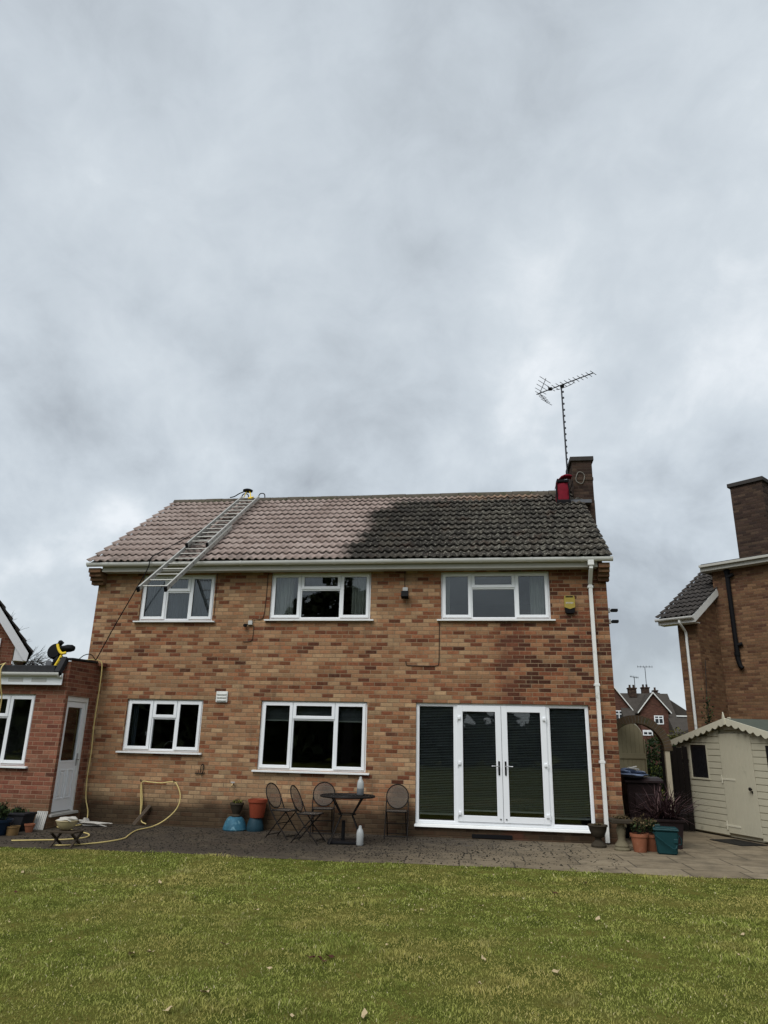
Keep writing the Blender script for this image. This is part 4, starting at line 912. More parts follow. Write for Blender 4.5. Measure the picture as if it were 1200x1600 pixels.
m = MB(); m.bar((-5.21, -.16, .02), (-4.98, -.04, .35), .06, .05); solo(m, 'drain_spout', 'oldwood', 'short grey bar leaning on the wall inside the hose loop', 'bar', (-5.1, -.1, .02), smooth=False)
m = MB()
for X, z in ((-5.21, .76), (-4.55, .77)): m.tube([(X, 0, z), (X, -.07, z + .005)], .009, 6)
m.tube([(-5.21, -.065, .76), (-5.21, -.065, .80)], .009, 6); m.tube([(-4.55, -.065, .77), (-4.55, -.065, .81)], .009, 6)
solo(m, 'hose_peg', 'blackmetal', 'pair of iron pegs holding the looped yellow hose', 'peg', (-4.9, 0, .76))

# left clutter: stool, bowl, rag, trough, pots, ribbed sheet
def stool():
    t = thing('folding_stool', 'low grey wooden folding stool at the lawn edge', 'stool', (-4.95, -2.84, 0))
    m = MB()
    for i in range(4): m.box(-.19, .19, -.14 + i * .073, -.08 + i * .073, .19, .212, .004)
    m.build('seat', 'stoolwood', t, local=True)
    for x in (-.16, .16):
        for s_ in (1, -1):
            m = MB(); m.bar((x + .012 * s_, -.17 * s_, 0), (x + .012 * s_, .13 * s_, .19), .022, .03, (1, 0, 0)); m.build('leg', 'stoolwood', t, local=True)
stool()
def bowl():
    t = thing('mixing_bowl', 'cream bowl heaped with white cloth standing on the stool', 'bowl', (-5.0, -2.80, .213))
    m = MB(); m.lathe([(.06, 0), (.10, .03), (.14, .09), (.155, .13), (.165, .135), (.16, .142), (.14, .135)], n=28); m.build('bowl_body', 'bowlglaze', t, local=True, smooth=True)
    m = MB(); m.blob((0, 0, .145), .135, .13, .042, 11, .25, 3, 3.5); m.build('cloth', 'whiterag', t, local=True, smooth=True, auto=80)
bowl()
m = MB(); m.blob((-5.86, -.45, .035), .28, .11, .04, 21, .35, 3, 3); m.blob((-6.05, -.40, .06), .10, .09, .06, 22, .3, 3, 3)
solo(m, 'plastic_sheet', 'whiterag', 'crumpled white plastic bag lying against the wall foot', 'bag', (-5.9, -.45, 0), auto=80)
m = MB(); n = 11
for i in range(n): m.box(-.10 + i * .0185, -.0865 + i * .0185 + .002, -.006 - .008 * (i % 2), .004, 0, .30)
bmesh.ops.rotate(m.bm, verts=m.bm.verts[:], cent=(0, 0, 0), matrix=Matrix.Rotation(R(-16), 3, 'X'))
o = solo(m, 'ribbed_panel', 'greywhite', 'small ribbed white panel leaning at the extension corner', 'panel', smooth=False); o.location = (-6.44, -1.22, .0)
def pot(name, label, r0, r1, h, loc, material, rim=.02, plant=None, group=None, parts=True):
    t = thing(name, label, 'pot', loc, random.random() * 6, group)
    m = MB(); m.lathe([(r0 * .96, 0), (r0, .01), (r1 * .97, h - rim * 2.2), (r1 * 1.06, h - rim * 2.1), (r1 * 1.08, h), (r1 * .95, h), (r1 * .92, h - .03)], n=26, wob=.006); m.build('pot_body', material, t, local=True, smooth=True)
    m = MB(); m.lathe([(r1 * .2, h - .04), (r1 * .93, h - .03), (r1 * .1, h - .022)], n=18); m.build('soil', 'soil', t, local=True)
    return t
M['leafdark'] = attr_mat('dark_green_leaves', [(0, (.010, .018, .008)), (.5, (.022, .038, .014)), (1, (.06, .085, .03))], .5, None, .15)
M['leafbrown'] = attr_mat('faded_brown_leaves', [(0, (.04, .03, .016)), (.5, (.095, .07, .035)), (1, (.20, .15, .08))], .8, None, .15)
M['leafhedge'] = attr_mat('hedge_leaves', [(0, (.014, .024, .010)), (.5, (.032, .055, .018)), (1, (.075, .11, .04))], .45, None, .15)
M['leafpurple'] = attr_mat('purple_strap_leaves', [(0, (.022, .012, .014)), (.5, (.05, .026, .028)), (1, (.11, .065, .06))], .5)
M['leafyellow'] = attr_mat('yellow_green_leaves', [(0, (.05, .06, .015)), (.5, (.12, .12, .03)), (1, (.20, .18, .06))], .7)
def foliage(t, c, rad, n, size, material, flat=0., name='foliage', local=True):
    p = RNG.normal(size=(n, 3)); p /= np.linalg.norm(p, axis=1)[:, None]; p *= (RNG.random(n) ** .45)[:, None]
    k = .75 + .35 * np.sin(p[:, 0] * 4 + 1) * np.sin(p[:, 1] * 5 + 2) * np.cos(p[:, 2] * 4); p *= k[:, None]
    p = p * np.array(rad) + np.array(c); V, F = leaf_quads(p, size, flat); return raw(name, V, F, material, RNG.random(n), parent=t)
def stems(t, base, n, h, spread, r=.004, material='bark'):
    m = MB()
    for i in range(n):
        a = random.random() * 6.283; s_ = random.random() * spread; b0 = Vector(base) + Vector((random.uniform(-.03, .03), random.uniform(-.03, .03), 0))
        m.tube(curve([b0, b0 + Vector((math.cos(a) * s_ * .4, math.sin(a) * s_ * .4, h * .55)), b0 + Vector((math.cos(a) * s_, math.sin(a) * s_, h * random.uniform(.8, 1.1)))], 4), r, 5)
    m.build('stem', material, t, local=True)
t = thing('trough_planter', 'large dark grey square planter against the extension wall', 'planter', (-6.72, -1.42, 0))
m = MB(); m.prism([(-.17, 0), (.17, 0), (.23, .27), (-.23, .27)], -.17, .17); m.box(-.245, .245, -.185, .185, .25, .285, .008); m.build('planter_body', 'greyplanter', t, local=True)
stems(t, (0, 0, .27), 9, .12, .15); foliage(t, (0, 0, .31), (.2, .14, .06), 90, .03, 'leafdark')
t = pot('glazed_pot', 'dark blue glazed pot at the left edge beside the ochre pot', .13, .20, .24, (-6.62, -2.05, 0), 'navyglaze'); foliage(t, (-.05, 0, .36), (.22, .2, .16), 260, .035, 'leafdark'); stems(t, (0, 0, .2), 8, .25, .18)
t = pot('glazed_pot', 'small round ochre glazed pot in front of the dark planter', .09, .10, .14, (-6.40, -1.98, 0), 'ochreglaze', .012)
t = pot('clay_pot', 'small dark terracotta pot between the grey planter and the ribbed panel', .055, .08, .13, (-6.38, -1.56, 0), 'terracotta', .012)
t = pot('nursery_pot', 'black plastic nursery pot tucked behind the ochre pot', .11, .15, .22, (-6.78, -1.78, 0), 'blackplastic', .012); foliage(t, (0, 0, .30), (.17, .15, .12), 150, .03, 'leafdark'); stems(t, (0, 0, .2), 6, .2, .1)

# blue pots under the tap
t = thing('glazed_pot', 'bright crackled blue pot standing upside down on the patio', 'pot', (-3.25, -.20, 0))
m = MB(); m.lathe([(.205, 0), (.215, .02), (.205, .06), (.18, .14), (.14, .205), (.11, .225)], n=32); m.build('pot_body', 'blueglaze', t, local=True, smooth=True)
t = thing('glazed_pot', 'dull blue pot upside down under the orange plastic pot', 'pot', (-2.88, -.17, 0))
m = MB(); m.lathe([(.15, 0), (.155, .02), (.15, .08), (.125, .17), (.10, .22)], n=32); m.build('pot_body', 'blueglaze2', t, local=True, smooth=True)
t = pot('plant_pot', 'orange plastic plant pot on top of the dull blue pot', .125, .165, .31, (-2.86, -.17, .222), 'redplastic', .025)
t = thing('stone_planter', 'small brown footed planter with sedum on the bright blue pot', 'planter', (-3.24, -.20, .226))
m = MB(); m.lathe([(.08, 0), (.085, .02), (.06, .045), (.07, .07), (.105, .14), (.115, .19), (.13, .21), (.125, .235), (.10, .23)], n=24, wob=.02); m.build('planter_body', 'darkstone', t, local=True, smooth=True)
foliage(t, (0, 0, .25), (.12, .12, .05), 160, .022, 'leafyellow'); foliage(t, (0, 0, .26), (.11, .11, .05), 90, .022, 'leafbrown', name='dead_leaves')

# ------------------------------------------------------------------ bistro set
def make_chair(lab, loc, rz):
    t = thing('bistro_chair', lab, 'chair', loc, rz, 'folding mesh bistro chairs round the patio table')
    bt = .16     # lean of the back
    m = MB(); n = 28; cz, cy, rr = .655, .215, .195
    hoop = [(math.cos(a) * rr, cy + .02 + math.sin(a) * rr * .42, cz + math.sin(a) * rr) for a in np.linspace(0, 6.283, n, endpoint=False)]
    vs = [m.bm.verts.new(p) for p in hoop]; c = m.bm.verts.new((0, cy + .03, cz))
    for i in range(n): m.bm.faces.new((vs[i], vs[(i + 1) % n], c))
    bk = m.build('backrest', 'meshcloth', t, local=True)
    m = MB(); m.tube(hoop, .010, 8, closed=True); m.build('back_hoop', 'blackmetal', bk, local=True, smooth=True)
    m = MB(); m.box(-.175, .175, -.19, .155, .432, .437, .0); m.build('seat', 'meshcloth', t, local=True)
    m = MB(); sq = [(-.18, -.17), (-.15, -.20), (.15, -.20), (.18, -.17), (.18, .14), (.15, .165), (-.15, .165), (-.18, .14)]; m.tube([(a, b, .434) for a, b in sq], .010, 8, closed=True); m.build('seat_frame', 'blackmetal', t, local=True, smooth=True)
    for s_ in (-1, 1):
        m = MB(); m.tube([(s_ * .192, .205, .60), (s_ * .195, .14, .45), (s_ * .195, -.02, .24), (s_ * .195, -.24, 0)], .0105, 8); m.build('leg', 'blackmetal', t, local=True, smooth=True)
        m = MB(); m.tube([(s_ * .165, -.16, .43), (s_ * .165, .02, .24), (s_ * .17, .23, 0)], .0105, 8); m.build('leg', 'blackmetal', t, local=True, smooth=True)
    for y, z in ((-.20, .05), (.19, .05), (.0, .235)):
        m = MB(); m.tube([(-.19, y, z), (.19, y, z)], .008, 6); m.build('stretcher', 'blackmetal', t, local=True)
    return t
ch0 = make_chair('folded-mesh chair standing by itself between the table and the garden doors', (-.29, -.36, 0), R(4))
for lab, loc, rz in (('mesh chair facing outward behind the table, against the wall', (-1.60, -.38, 0), R(10)), ('mesh chair seen half side-on, nearest the orange pot', (-2.16, -.92, 0), R(70)), ('mesh chair seen edge-on, nearest the lawn and left of the table', (-1.62, -1.34, 0), R(83))):
    c = copy_tree(ch0); c.location = loc; c.rotation_euler = (0, 0, rz); c['label'] = lab
t = thing('bistro_table', 'round black openwork metal table on splayed legs', 'table', (-1.01, -1.22, 0))
m = MB()
for i, r_ in enumerate((.06, .12, .18, .24, .30, .36, .41)): m.tube([(math.cos(a) * r_, math.sin(a) * r_, .715) for a in np.linspace(0, 6.283, 32, endpoint=False)], .011, 6, closed=True)
for k in range(24):
    a = k * 6.283 / 24; m.bar((math.cos(a) * .03, math.sin(a) * .03, .715), (math.cos(a) * .44, math.sin(a) * .44, .715), .03, .006)
m.tube([(math.cos(a) * .445, math.sin(a) * .445, .712) for a in np.linspace(0, 6.283, 40, endpoint=False)], .016, 8, closed=True)
m.build('tabletop', 'blackmetal', t, local=True)
for k in range(4):
    a = R(45 + 10) + k * math.pi / 2; c, s_ = math.cos(a), math.sin(a)
    m = MB(); m.tube(curve([(c * .36, s_ * .36, .705), (c * .16, s_ * .16, .46), (c * .13, s_ * .13, .41), (c * .17, s_ * .17, .35), (c * .38, s_ * .38, 0)], 5), .011, 8); m.build('leg', 'blackmetal', t, local=True, smooth=True)
m = MB(); m.tube([(math.cos(a) * .145, math.sin(a) * .145, .435) for a in np.linspace(0, 6.283, 24, endpoint=False)], .010, 6, closed=True); m.build('leg_ring', 'blackmetal', t, local=True, smooth=True)
t = thing('parasol_base', 'square black parasol base with short tube beneath the table', 'parasol base', (-1.06, -1.24, 0), R(8))
m = MB(); m.box(-.24, .24, -.22, .22, 0, .045, .012); m.build('slab', 'blackplastic', t, local=True); m = MB(); m.tube([(0, 0, .04), (0, 0, .34)], .030, 14); m.build('tube', 'blackplastic', t, local=True, smooth=True)
def bottle(lab, loc, fill):
    t = thing('plastic_bottle', lab, 'bottle', loc)
    m = MB(); m.lathe([(.05, 0), (.058, .012), (.058, .17), (.05, .215), (.026, .255), (.022, .285), (.012, .29)], n=18); m.build('bottle_body', 'bottle', t, local=True, smooth=True)
    if fill: m = MB(); m.lathe([(.055, .005), (.0605, .012), (.0605, .105), (.056, .108)], n=18); m.build('contents', 'bottlefill', t, local=True, smooth=True)
bottle('milky plastic bottle with grey lower half standing on the table', (-.82, -1.10, .722), True)
bottle('milky plastic bottle standing on the slabs by the table leg', (-.75, -1.42, 0), False)

# ------------------------------------------------------------------ pots at the right corner
t = thing('stone_urn', 'low dark stone urn on a foot below the garden doors', 'urn', (3.09, -.44, 0))
m = MB(); m.lathe([(.12, 0), (.125, .03), (.09, .07), (.05, .11), (.055, .14), (.10, .17), (.135, .25), (.15, .31), (.165, .325), (.16, .345), (.13, .335)], n=26, wob=.012); m.build('urn_body', 'darkstone', t, local=True, smooth=True)
foliage(t, (0, 0, .345), (.11, .11, .02), 90, .02, 'leafbrown', .3, 'dead_leaves')
t = thing('bird_bath', 'pale lichened stone pedestal bird bath full of dead leaves, beside the downpipe', 'bird bath', (3.42, -.70, 0))
m = MB(); m.lathe([(.125, 0), (.13, .02), (.11, .05), (.115, .07), (.08, .12), (.055, .16), (.06, .22), (.075, .28), (.07, .33), (.05, .38), (.08, .41)], n=22); m.build('pedestal', 'stone', t, local=True, smooth=True)
m = MB(); m.box(-.165, .165, -.165, .165, .405, .47, .014); m.build('basin', 'darkstone', t, local=True)
foliage(t, (.02, 0, .49), (.16, .16, .035), 260, .02, 'leafbrown', .2, 'dead_leaves')
t = pot('clay_pot', 'larger terracotta pot in front, with faded geranium', .10, .135, .27, (3.68, -.80, 0), 'terracotta', .022)
stems(t, (0, 0, .24), 12, .24, .16, .004); foliage(t, (0, .02, .42), (.17, .16, .15), 210, .024, 'leafbrown'); foliage(t, (.02, .03, .37), (.16, .15, .12), 170, .024, 'leafdark', name='leaves')
t = pot('clay_pot', 'smaller terracotta pot squeezed behind the teal caddy', .10, .13, .25, (3.90, -.62, 0), 'terracotta', .022)
stems(t, (0, 0, .22), 9, .22, .14, .004); foliage(t, (0, 0, .38), (.16, .14, .12), 230, .025, 'leafdark'); foliage(t, (0, 0, .42), (.15, .13, .1), 90, .022, 'leafbrown', name='dead_leaves')
t = thing('food_caddy', 'teal plastic caddy with lid and wire handle', 'caddy', (4.07, -.90, 0), R(-10))
m = MB(); bm_ = m.bm; lo = [bm_.verts.new((x, y, 0)) for x, y in ((-.145, -.12), (.145, -.12), (.145, .12), (-.145, .12))]; hi = [bm_.verts.new((x, y, .34)) for x, y in ((-.18, -.145), (.18, -.145), (.18, .145), (-.18, .145))]
bm_.faces.new(lo[::-1]); bm_.faces.new(hi)
for i in range(4): bm_.faces.new((lo[i], lo[(i + 1) % 4], hi[(i + 1) % 4], hi[i]))
bmesh.ops.bevel(bm_, geom=bm_.edges[:], offset=.018, segments=3, affect='EDGES'); m.build('caddy_body', 'teal', t, local=True, smooth=True)
m = MB(); m.box(-.19, .19, -.155, .155, .342, .372, .012); m.box(-.16, .16, -.125, .125, .37, .388, .008); m.tube([(-.15, 0, .385), (-.15, 0, .41), (-.08, 0, .41), (-.08, 0, .385)], .012, 6); m.build('lid', 'teal', t, local=True)
m = MB(); m.tube(curve([(-.19, -.0, .30), (-.14, -.16, .26), (.02, -.165, .14), (.12, -.16, .10), (.185, -.02, .27)], 6), .008, 6); m.tube(curve([(.185, .0, .28), (.22, 0, .22), (.215, 0, .15), (.17, 0, .14)], 5), .009, 6); m.box(.10, .165, -.148, -.130, .17, .235, .01); m.build('handle', 'teal', t, local=True)
t = thing('wheelie_bin', 'dark brown wheelie bin standing inside the brick arch', 'wheelie bin', (4.05, .72, 0))
m = MB(); bm_ = m.bm; lo = [bm_.verts.new((x, y, .06)) for x, y in ((-.24, -.26), (.24, -.26), (.24, .24), (-.24, .24))]; hi = [bm_.verts.new((x, y, .98)) for x, y in ((-.30, -.36), (.30, -.36), (.30, .32), (-.30, .32))]
bm_.faces.new(lo[::-1]); bm_.faces.new(hi)
for i in range(4): bm_.faces.new((lo[i], lo[(i + 1) % 4], hi[(i + 1) % 4], hi[i]))
bmesh.ops.bevel(bm_, geom=bm_.edges[:], offset=.02, segments=2, affect='EDGES'); m.box(-.17, .17, -.368, -.34, .55, .80, .012); m.build('bin_body', 'binbrown', t, local=True)
m = MB(); m.prism([(-.40, .985), (.36, .985), (.36, 1.02), (.1, 1.075), (-.25, 1.06), (-.40, 1.02)], -.33, .33, 'x'); m.build('lid', 'binbrown', t, local=True)
for x in (-.25, .25):
    m = MB(); m.tube([(x - .03, .27, .09), (x + .03, .27, .09)], .09, 16); m.build('wheel', 'blackplastic', t, local=True, smooth=True)
m = MB(); m.blob((3.93, .55, 1.12), .25, .25, .05, 31, .35, 3, 3); m.blob((3.80, .50, 1.17), .14, .1, .05, 33, .4, 3, 3); solo(m, 'plastic_sack', 'bluebag', 'crumpled blue plastic sack lying on the bin lid', 'sack', (3.93, .55, 1.075), auto=80)
m = MB(); m.prism([(-.08, 0), (.10, .04), (.10, .055), (-.08, .012)], -.05, .05); m.bar((-.05, -.05, .03), (.14, 0, .0), .03, .02)
o = solo(m, 'wood_offcut', 'greywhite', 'pale offcut resting on top of the blue sack', 'offcut', smooth=False); o.location = (3.87, .5, 1.205)
# phormium in a brick-coloured trough
t = thing('potted_phormium', 'purple strap-leaved phormium in a long low trough', 'plant', (4.25, -.12, 0))
m = MB(); m.prism([(-.20, 0), (.20, 0), (.26, .42), (-.26, .42)], -.16, .16); m.box(-.28, .28, -.18, .18, .40, .445, .01); m.build('trough', 'binbrown', t, local=True)
V, F, Rn = [], [], []
for i in range(230):
    a = random.random() * 6.283; L_ = random.uniform(.45, .85); el = random.uniform(.25, 1.45); b0 = np.array([random.uniform(-.2, .2), random.uniform(-.08, .08), .42]); dirv = np.array([math.cos(a) * math.cos(el), math.sin(a) * math.cos(el) * .7, math.sin(el)]); sd_ = np.array([-math.sin(a), math.cos(a), 0]) * random.uniform(.008, .014); j = len(V)
    for k in range(5):
        s_ = k / 4; p = b0 + dirv * L_ * s_ + np.array([math.cos(a), math.sin(a) * .7, -1.1]) * .22 * s_ ** 2.4 * L_ * random.uniform(.6, 1.4); w = sd_ * (1 - .92 * s_ ** 2); V += [p - w, p + w]
    rr_ = random.random()
    for k in range(4): F.append((j + 2 * k, j + 2 * k + 1, j + 2 * k + 3, j + 2 * k + 2)); Rn.append(rr_)
raw('strap_leaves', V, F, 'leafpurple', Rn, parent=t)
m = MB(); m.box(-.40, .42, -.30, .24, .0, .012, .004); o = solo(m, 'door_mat', 'blackplastic', 'flat black rubber mat in front of the shed door', 'mat', smooth=False); o.location = (5.72, .95, 0); o.rotation_euler = (0, 0, R(-67.4))

# ------------------------------------------------------------------ shed (local x runs along its front)
shed = thing('garden_shed', 'pale sage shiplap shed with scalloped white bargeboards', 'shed', (5.303, 2.871, 0), R(-67.43))
SW, SDp, SEZ, SAP, SAZ = 3.29, 1.55, 1.70, 1.645, 2.10       # width, depth, eaves, apex position and height
m = MB(); bh = .118; nB = 18
def roof_z(x): return SEZ + (SAZ - SEZ) * (1 - abs(x - SAP) / SAP)
holes = [(.395, .915, 1.03, 1.66), (1.30, 2.155, .08, 1.88)]
for i in range(nB):
    z0_, z1_ = .05 + i * bh, .05 + (i + 1) * bh
    if z0_ > SAZ - .03: break
    def span(z): 
        if z <= SEZ: return 0, SW
        k = (z - SEZ) / (SAZ - SEZ); return SAP * k, SW - SAP * k
    xa, xb = span(z1_ if z1_ < SAZ else SAZ - .01); segs = [(xa, xb)]
    for h in holes:
        if z0_ < h[3] - .02 and z1_ > h[2] + .02:
            new = []
            for a, b in segs:
                if h[0] > a and h[1] < b: new += [(a, h[0]), (h[1], b)]
                elif h[0] <= a < h[1] < b: new.append((h[1], b))
                elif a < h[0] < b <= h[1]: new.append((a, h[0]))
                elif not (h[0] <= a and b <= h[1]): new.append((a, b))
            segs = new
    for a, b in segs:
        if b - a > .02: m.prism([(-.020, z0_), (0.0, z0_), (0.0, z1_), (-.006, z1_), (-.008, z1_ - .014), (-.019, z1_ - .018)], a, b, 'x')
m.build('front_wall', 'shedpaint', shed, local=True)
m = MB(); m.bm.faces.new([m.bm.verts.new((x, .03, z)) for x, z in ((0, .02), (SW, .02), (SW, SEZ), (SAP, SAZ), (0, SEZ))][::-1])
for X in (0, SW):
    for i in range(15):
        z0_, z1_ = .05 + i * .11, .05 + (i + 1) * .11; s_ = -1 if X == 0 else 1; m.prism([(X + s_ * .018, z0_), (X, z0_), (X, z1_), (X + s_ * .006, z1_)], .01, SDp, 'y')
m.bm.faces.new([m.bm.verts.new((x, SDp, z)) for x, z in ((0, .02), (SW, .02), (SW, SEZ), (SAP, SAZ), (0, SEZ))])
m.build('side_walls', 'shedpaint', shed, local=True)
m = MB()
for X in (-.02, SW - .03): m.box(X, X + .05, -.026, .02, .03, SEZ, .003); m.build('corner_board', 'shedtrim', shed, local=True); m = MB()
a, b, c, d_ = holes[0]; m.box(a - .02, b + .02, -.032, -.002, c - .035, c, .003); m.box(a - .015, a + .02, -.024, .005, c, d_ + .02, .002); m.box(b - .02, b + .015, -.024, .005, c, d_ + .02, .002); m.box(a, b, -.024, .005, d_ - .005, d_ + .025, .002); m.build('window_trim', 'shedpaint', shed, local=True)
m = MB(); m.box(a + .015, b - .015, -.010, -.006, c, d_); m.build('window', plain('dark_shed_pane', (.012, .012, .014), .25, 0, .3, 8, 0), shed, local=True)
a, b, c, d_ = holes[1]; m = MB()
nb = 8
for i in range(nb):
    u0, u1 = a + .008 + (b - a - .016) * i / nb, a + .008 + (b - a - .016) * (i + 1) / nb - .0035; m.box(u0, u1, -.024, -.002, c + .01, d_ - .01, .003)
dd_ = m.build('door', 'shedpaint', shed, local=True)
for z in (1.02, .20): m = MB(); m.box(a - .06, a + .34, -.031, -.0245, z, z + .035, .002); m.box(a - .03, a + .0, -.036, -.024, z - .06, z + .09, .003); m.build('hinge', 'shedtrim', dd_, local=True)
m = MB(); m.lathe([(.012, 0), (.014, .02), (.030, .03), (.032, .045), (.015, .055)], n=16); bmesh.ops.rotate(m.bm, verts=m.bm.verts[:], cent=(0, 0, 0), matrix=Matrix.Rotation(R(90), 3, 'X')); bmesh.ops.translate(m.bm, vec=(2.03, -.024, .90), verts=m.bm.verts[:]); m.box(2.05, 2.06, -.05, -.024, .83, .87); m.build('knob', 'blackmetal', dd_, local=True, smooth=True)
m = MB()  # roof boards with overhang
sl_ = (SAZ - SEZ) / SAP; ov = .22
m.prism([(-ov, SEZ - sl_ * ov + .02), (SAP, SAZ + .02), (SW + ov, SEZ - sl_ * ov + .02), (SW + ov, SEZ - sl_ * ov + .045), (SAP, SAZ + .05), (-ov, SEZ - sl_ * ov + .045)], -.105, SDp + .1, 'y'); m.build('roof', 'oldfelt', shed, local=True)
for sgn in (-1, 1):
    up_, lo_ = [], []; nn = 110; xe = -ov if sgn < 0 else SW + ov
    for i in range(nn + 1):
        x = SAP + (xe - SAP) * i / nn; zt = SAZ + .055 - sl_ * abs(x - SAP); s_ = abs(x - SAP) * math.hypot(1, sl_); up_.append((x, zt)); lo_.append((x, zt - .085 - .052 * abs(math.sin(s_ * math.pi / .185))))
    m = MB(); m.prism(up_ + lo_[::-1], -.125, -.106, 'y'); m.build('bargeboard', 'shedtrim', shed, local=True)
m = MB(); m.prism([(SAP - .02, SAZ - .07), (SAP + .02, SAZ - .07), (SAP + .03, SAZ + .03), (SAP + .022, SAZ + .09), (SAP, SAZ + .165), (SAP - .022, SAZ + .09), (SAP - .03, SAZ + .03)], -.145, -.126, 'y'); m.build('finial', 'shedtrim', shed, local=True)
m = MB(); m.box(2.56, SW - .3, -.012, -.006, 1.03, 1.66) if False else m.box(2.50, 2.95, -.026, -.021, 1.05, 1.66); m.build('window', bpy.data.materials['dark_shed_pane'], shed, local=True)
# fence boards coloured near black for the shaded gap between gate post and shed
m = MB()
for i in range(5): m.box(4.86 + i * .105, 4.86 + i * .105 + .10, 2.46 + .012 * (i % 2), 2.49 + .012 * (i % 2), .02, 1.62 - .03 * (i % 2), .003)
for z in (.4, 1.3): m.box(4.84, 5.40, 2.50, 2.54, z, z + .07)
solo(m, 'fence_panel', 'gapwood', 'fence boards coloured black as the shade in the gap between gate post and shed', 'fence', (5.1, 2.48, 0), smooth=False)

# ------------------------------------------------------------------ brick arch with open gate
arch = thing('brick_arch', 'mossy curved brick archway bridging the side passage', 'arch', (4.22, 1.55, 0))
acx, ro, ri, az = 4.215, .655, .50, 1.53; nV = 30
m = MB()
for k in range(nV):
    a0, a1 = math.pi * k / nV + .006, math.pi * (k + 1) / nV - .006
    for yq in (1.50, 1.615):
        pts = [(acx + math.cos(a) * r_, az + math.sin(a) * r_) for a, r_ in ((a0, ri), (a0, ro + random.uniform(-.008, .008)), (a1, ro + random.uniform(-.008, .008)), (a1, ri))]
        m.prism(pts, yq + random.uniform(-.004, .004), yq + .105, 'y')
m.build('brick_ring', 'brick_arch', arch)
m = MB(); n = 24; pts = [(acx + math.cos(a) * (ri + .008), az + math.sin(a) * (ri + .008)) for a in np.linspace(0, math.pi, n)] + [(acx + math.cos(a) * (ro - .012), az + math.sin(a) * (ro - .012)) for a in np.linspace(math.pi, 0, n)]
m.prism(pts, 1.507, 1.713, 'y'); m.build('mortar', 'mortar', arch)
m = MB(); m.box(acx - ro + .002, acx - ri - .002, 1.5, 1.72, 0, az - .002); m.build('pier', 'brick', arch)
m = MB(); m.box(acx + ri + .01, acx + ri + .10, 1.52, 1.62, 0, 1.66, .006); solo(m, 'gate_post', 'postwood', 'pale timber gate post under the right foot of the arch', 'post', (acx + ri + .055, 1.57, 0), smooth=False)
gate = thing('garden_gate', 'olive boarded gate with rounded top standing open in the arch', 'gate', (3.80, 1.75, 0), math.atan2(.48, .66))
m = MB(); GW = .83; nb = 7
def gz(x): return 1.68 + .40 * math.sqrt(max(0, 1 - ((x - GW * .47) / (GW * .56)) ** 2))
for i in range(nb):
    a, b = GW * i / nb, GW * (i + 1) / nb - .005; m.prism([(a, .06), (b, .06), (b, gz(b)), ((a + b) / 2, gz((a + b) / 2)), (a, gz(a))], -.012, .012)
m.build('boards', 'gatepaint', gate, local=True)
m = MB()
for z in (.30, 1.36): m.box(.0, GW, -.035, -.013, z, z + .10, .004)
m.box(GW - .0, GW + .022, -.036, .016, .06, 1.74, .003); m.build('ledge', 'gatepaint', gate, local=True)
m = MB(); gp_ = [(GW * k / 20, gz(GW * k / 20)) for k in range(8, 21)]; m.tube([(x, 0, z + .005) for x, z in gp_], .014, 6); m.build('top_edge', 'shedtrim', gate, local=True)

# hedge seen through the arch
hedge = thing('laurel_hedge', 'dense dark green laurel bush seen through the arch', 'bush', (5.2, 5.0, 0))
n = 7000; p = RNG.random((n, 3)) * np.array([1.9, 1.2, 1.75]) + np.array([-.95, -.6, .05]); k_ = np.sin(p[:, 0] * 5) * .12 + np.sin(p[:, 2] * 6 + p[:, 0] * 3) * .1; p[:, 1] += k_; p[:, 2] *= 1 + .06 * np.sin(p[:, 0] * 7)
V, F = leaf_quads(p, .045, 0, .5); raw('crown', V, F, 'leafhedge', RNG.random(n), parent=hedge)
m = MB()
for i in range(6): m.tube(curve([(-.7 + i * .28, 0, 0), (-.7 + i * .28 + random.uniform(-.1, .1), 0, .8), (-.7 + i * .28 + random.uniform(-.2, .2), random.uniform(-.2, .2), 1.5)], 4), [.03] * 8 + [.008], 6)
m.build('stem', 'bark', hedge, local=True)
bsh = thing('clipped_shrub', 'yellow green shrub top between arch and shed roof', 'shrub', (6.05, 5.35, 0))
p = RNG.normal(size=(1500, 3)); p /= np.linalg.norm(p, axis=1)[:, None]; p *= (RNG.random(1500) ** .4)[:, None]; V, F = leaf_quads(p * np.array([.42, .4, .8]) + np.array([-.15, 0, 1.28]), .035); raw('crown', V, F, 'leafyellow', RNG.random(1500), parent=bsh)
m = MB(); m.tube([(-.15, 0, 0), (-.15, 0, .9)], [.03, .015], 6); m.build('stem', 'bark', bsh, local=True)

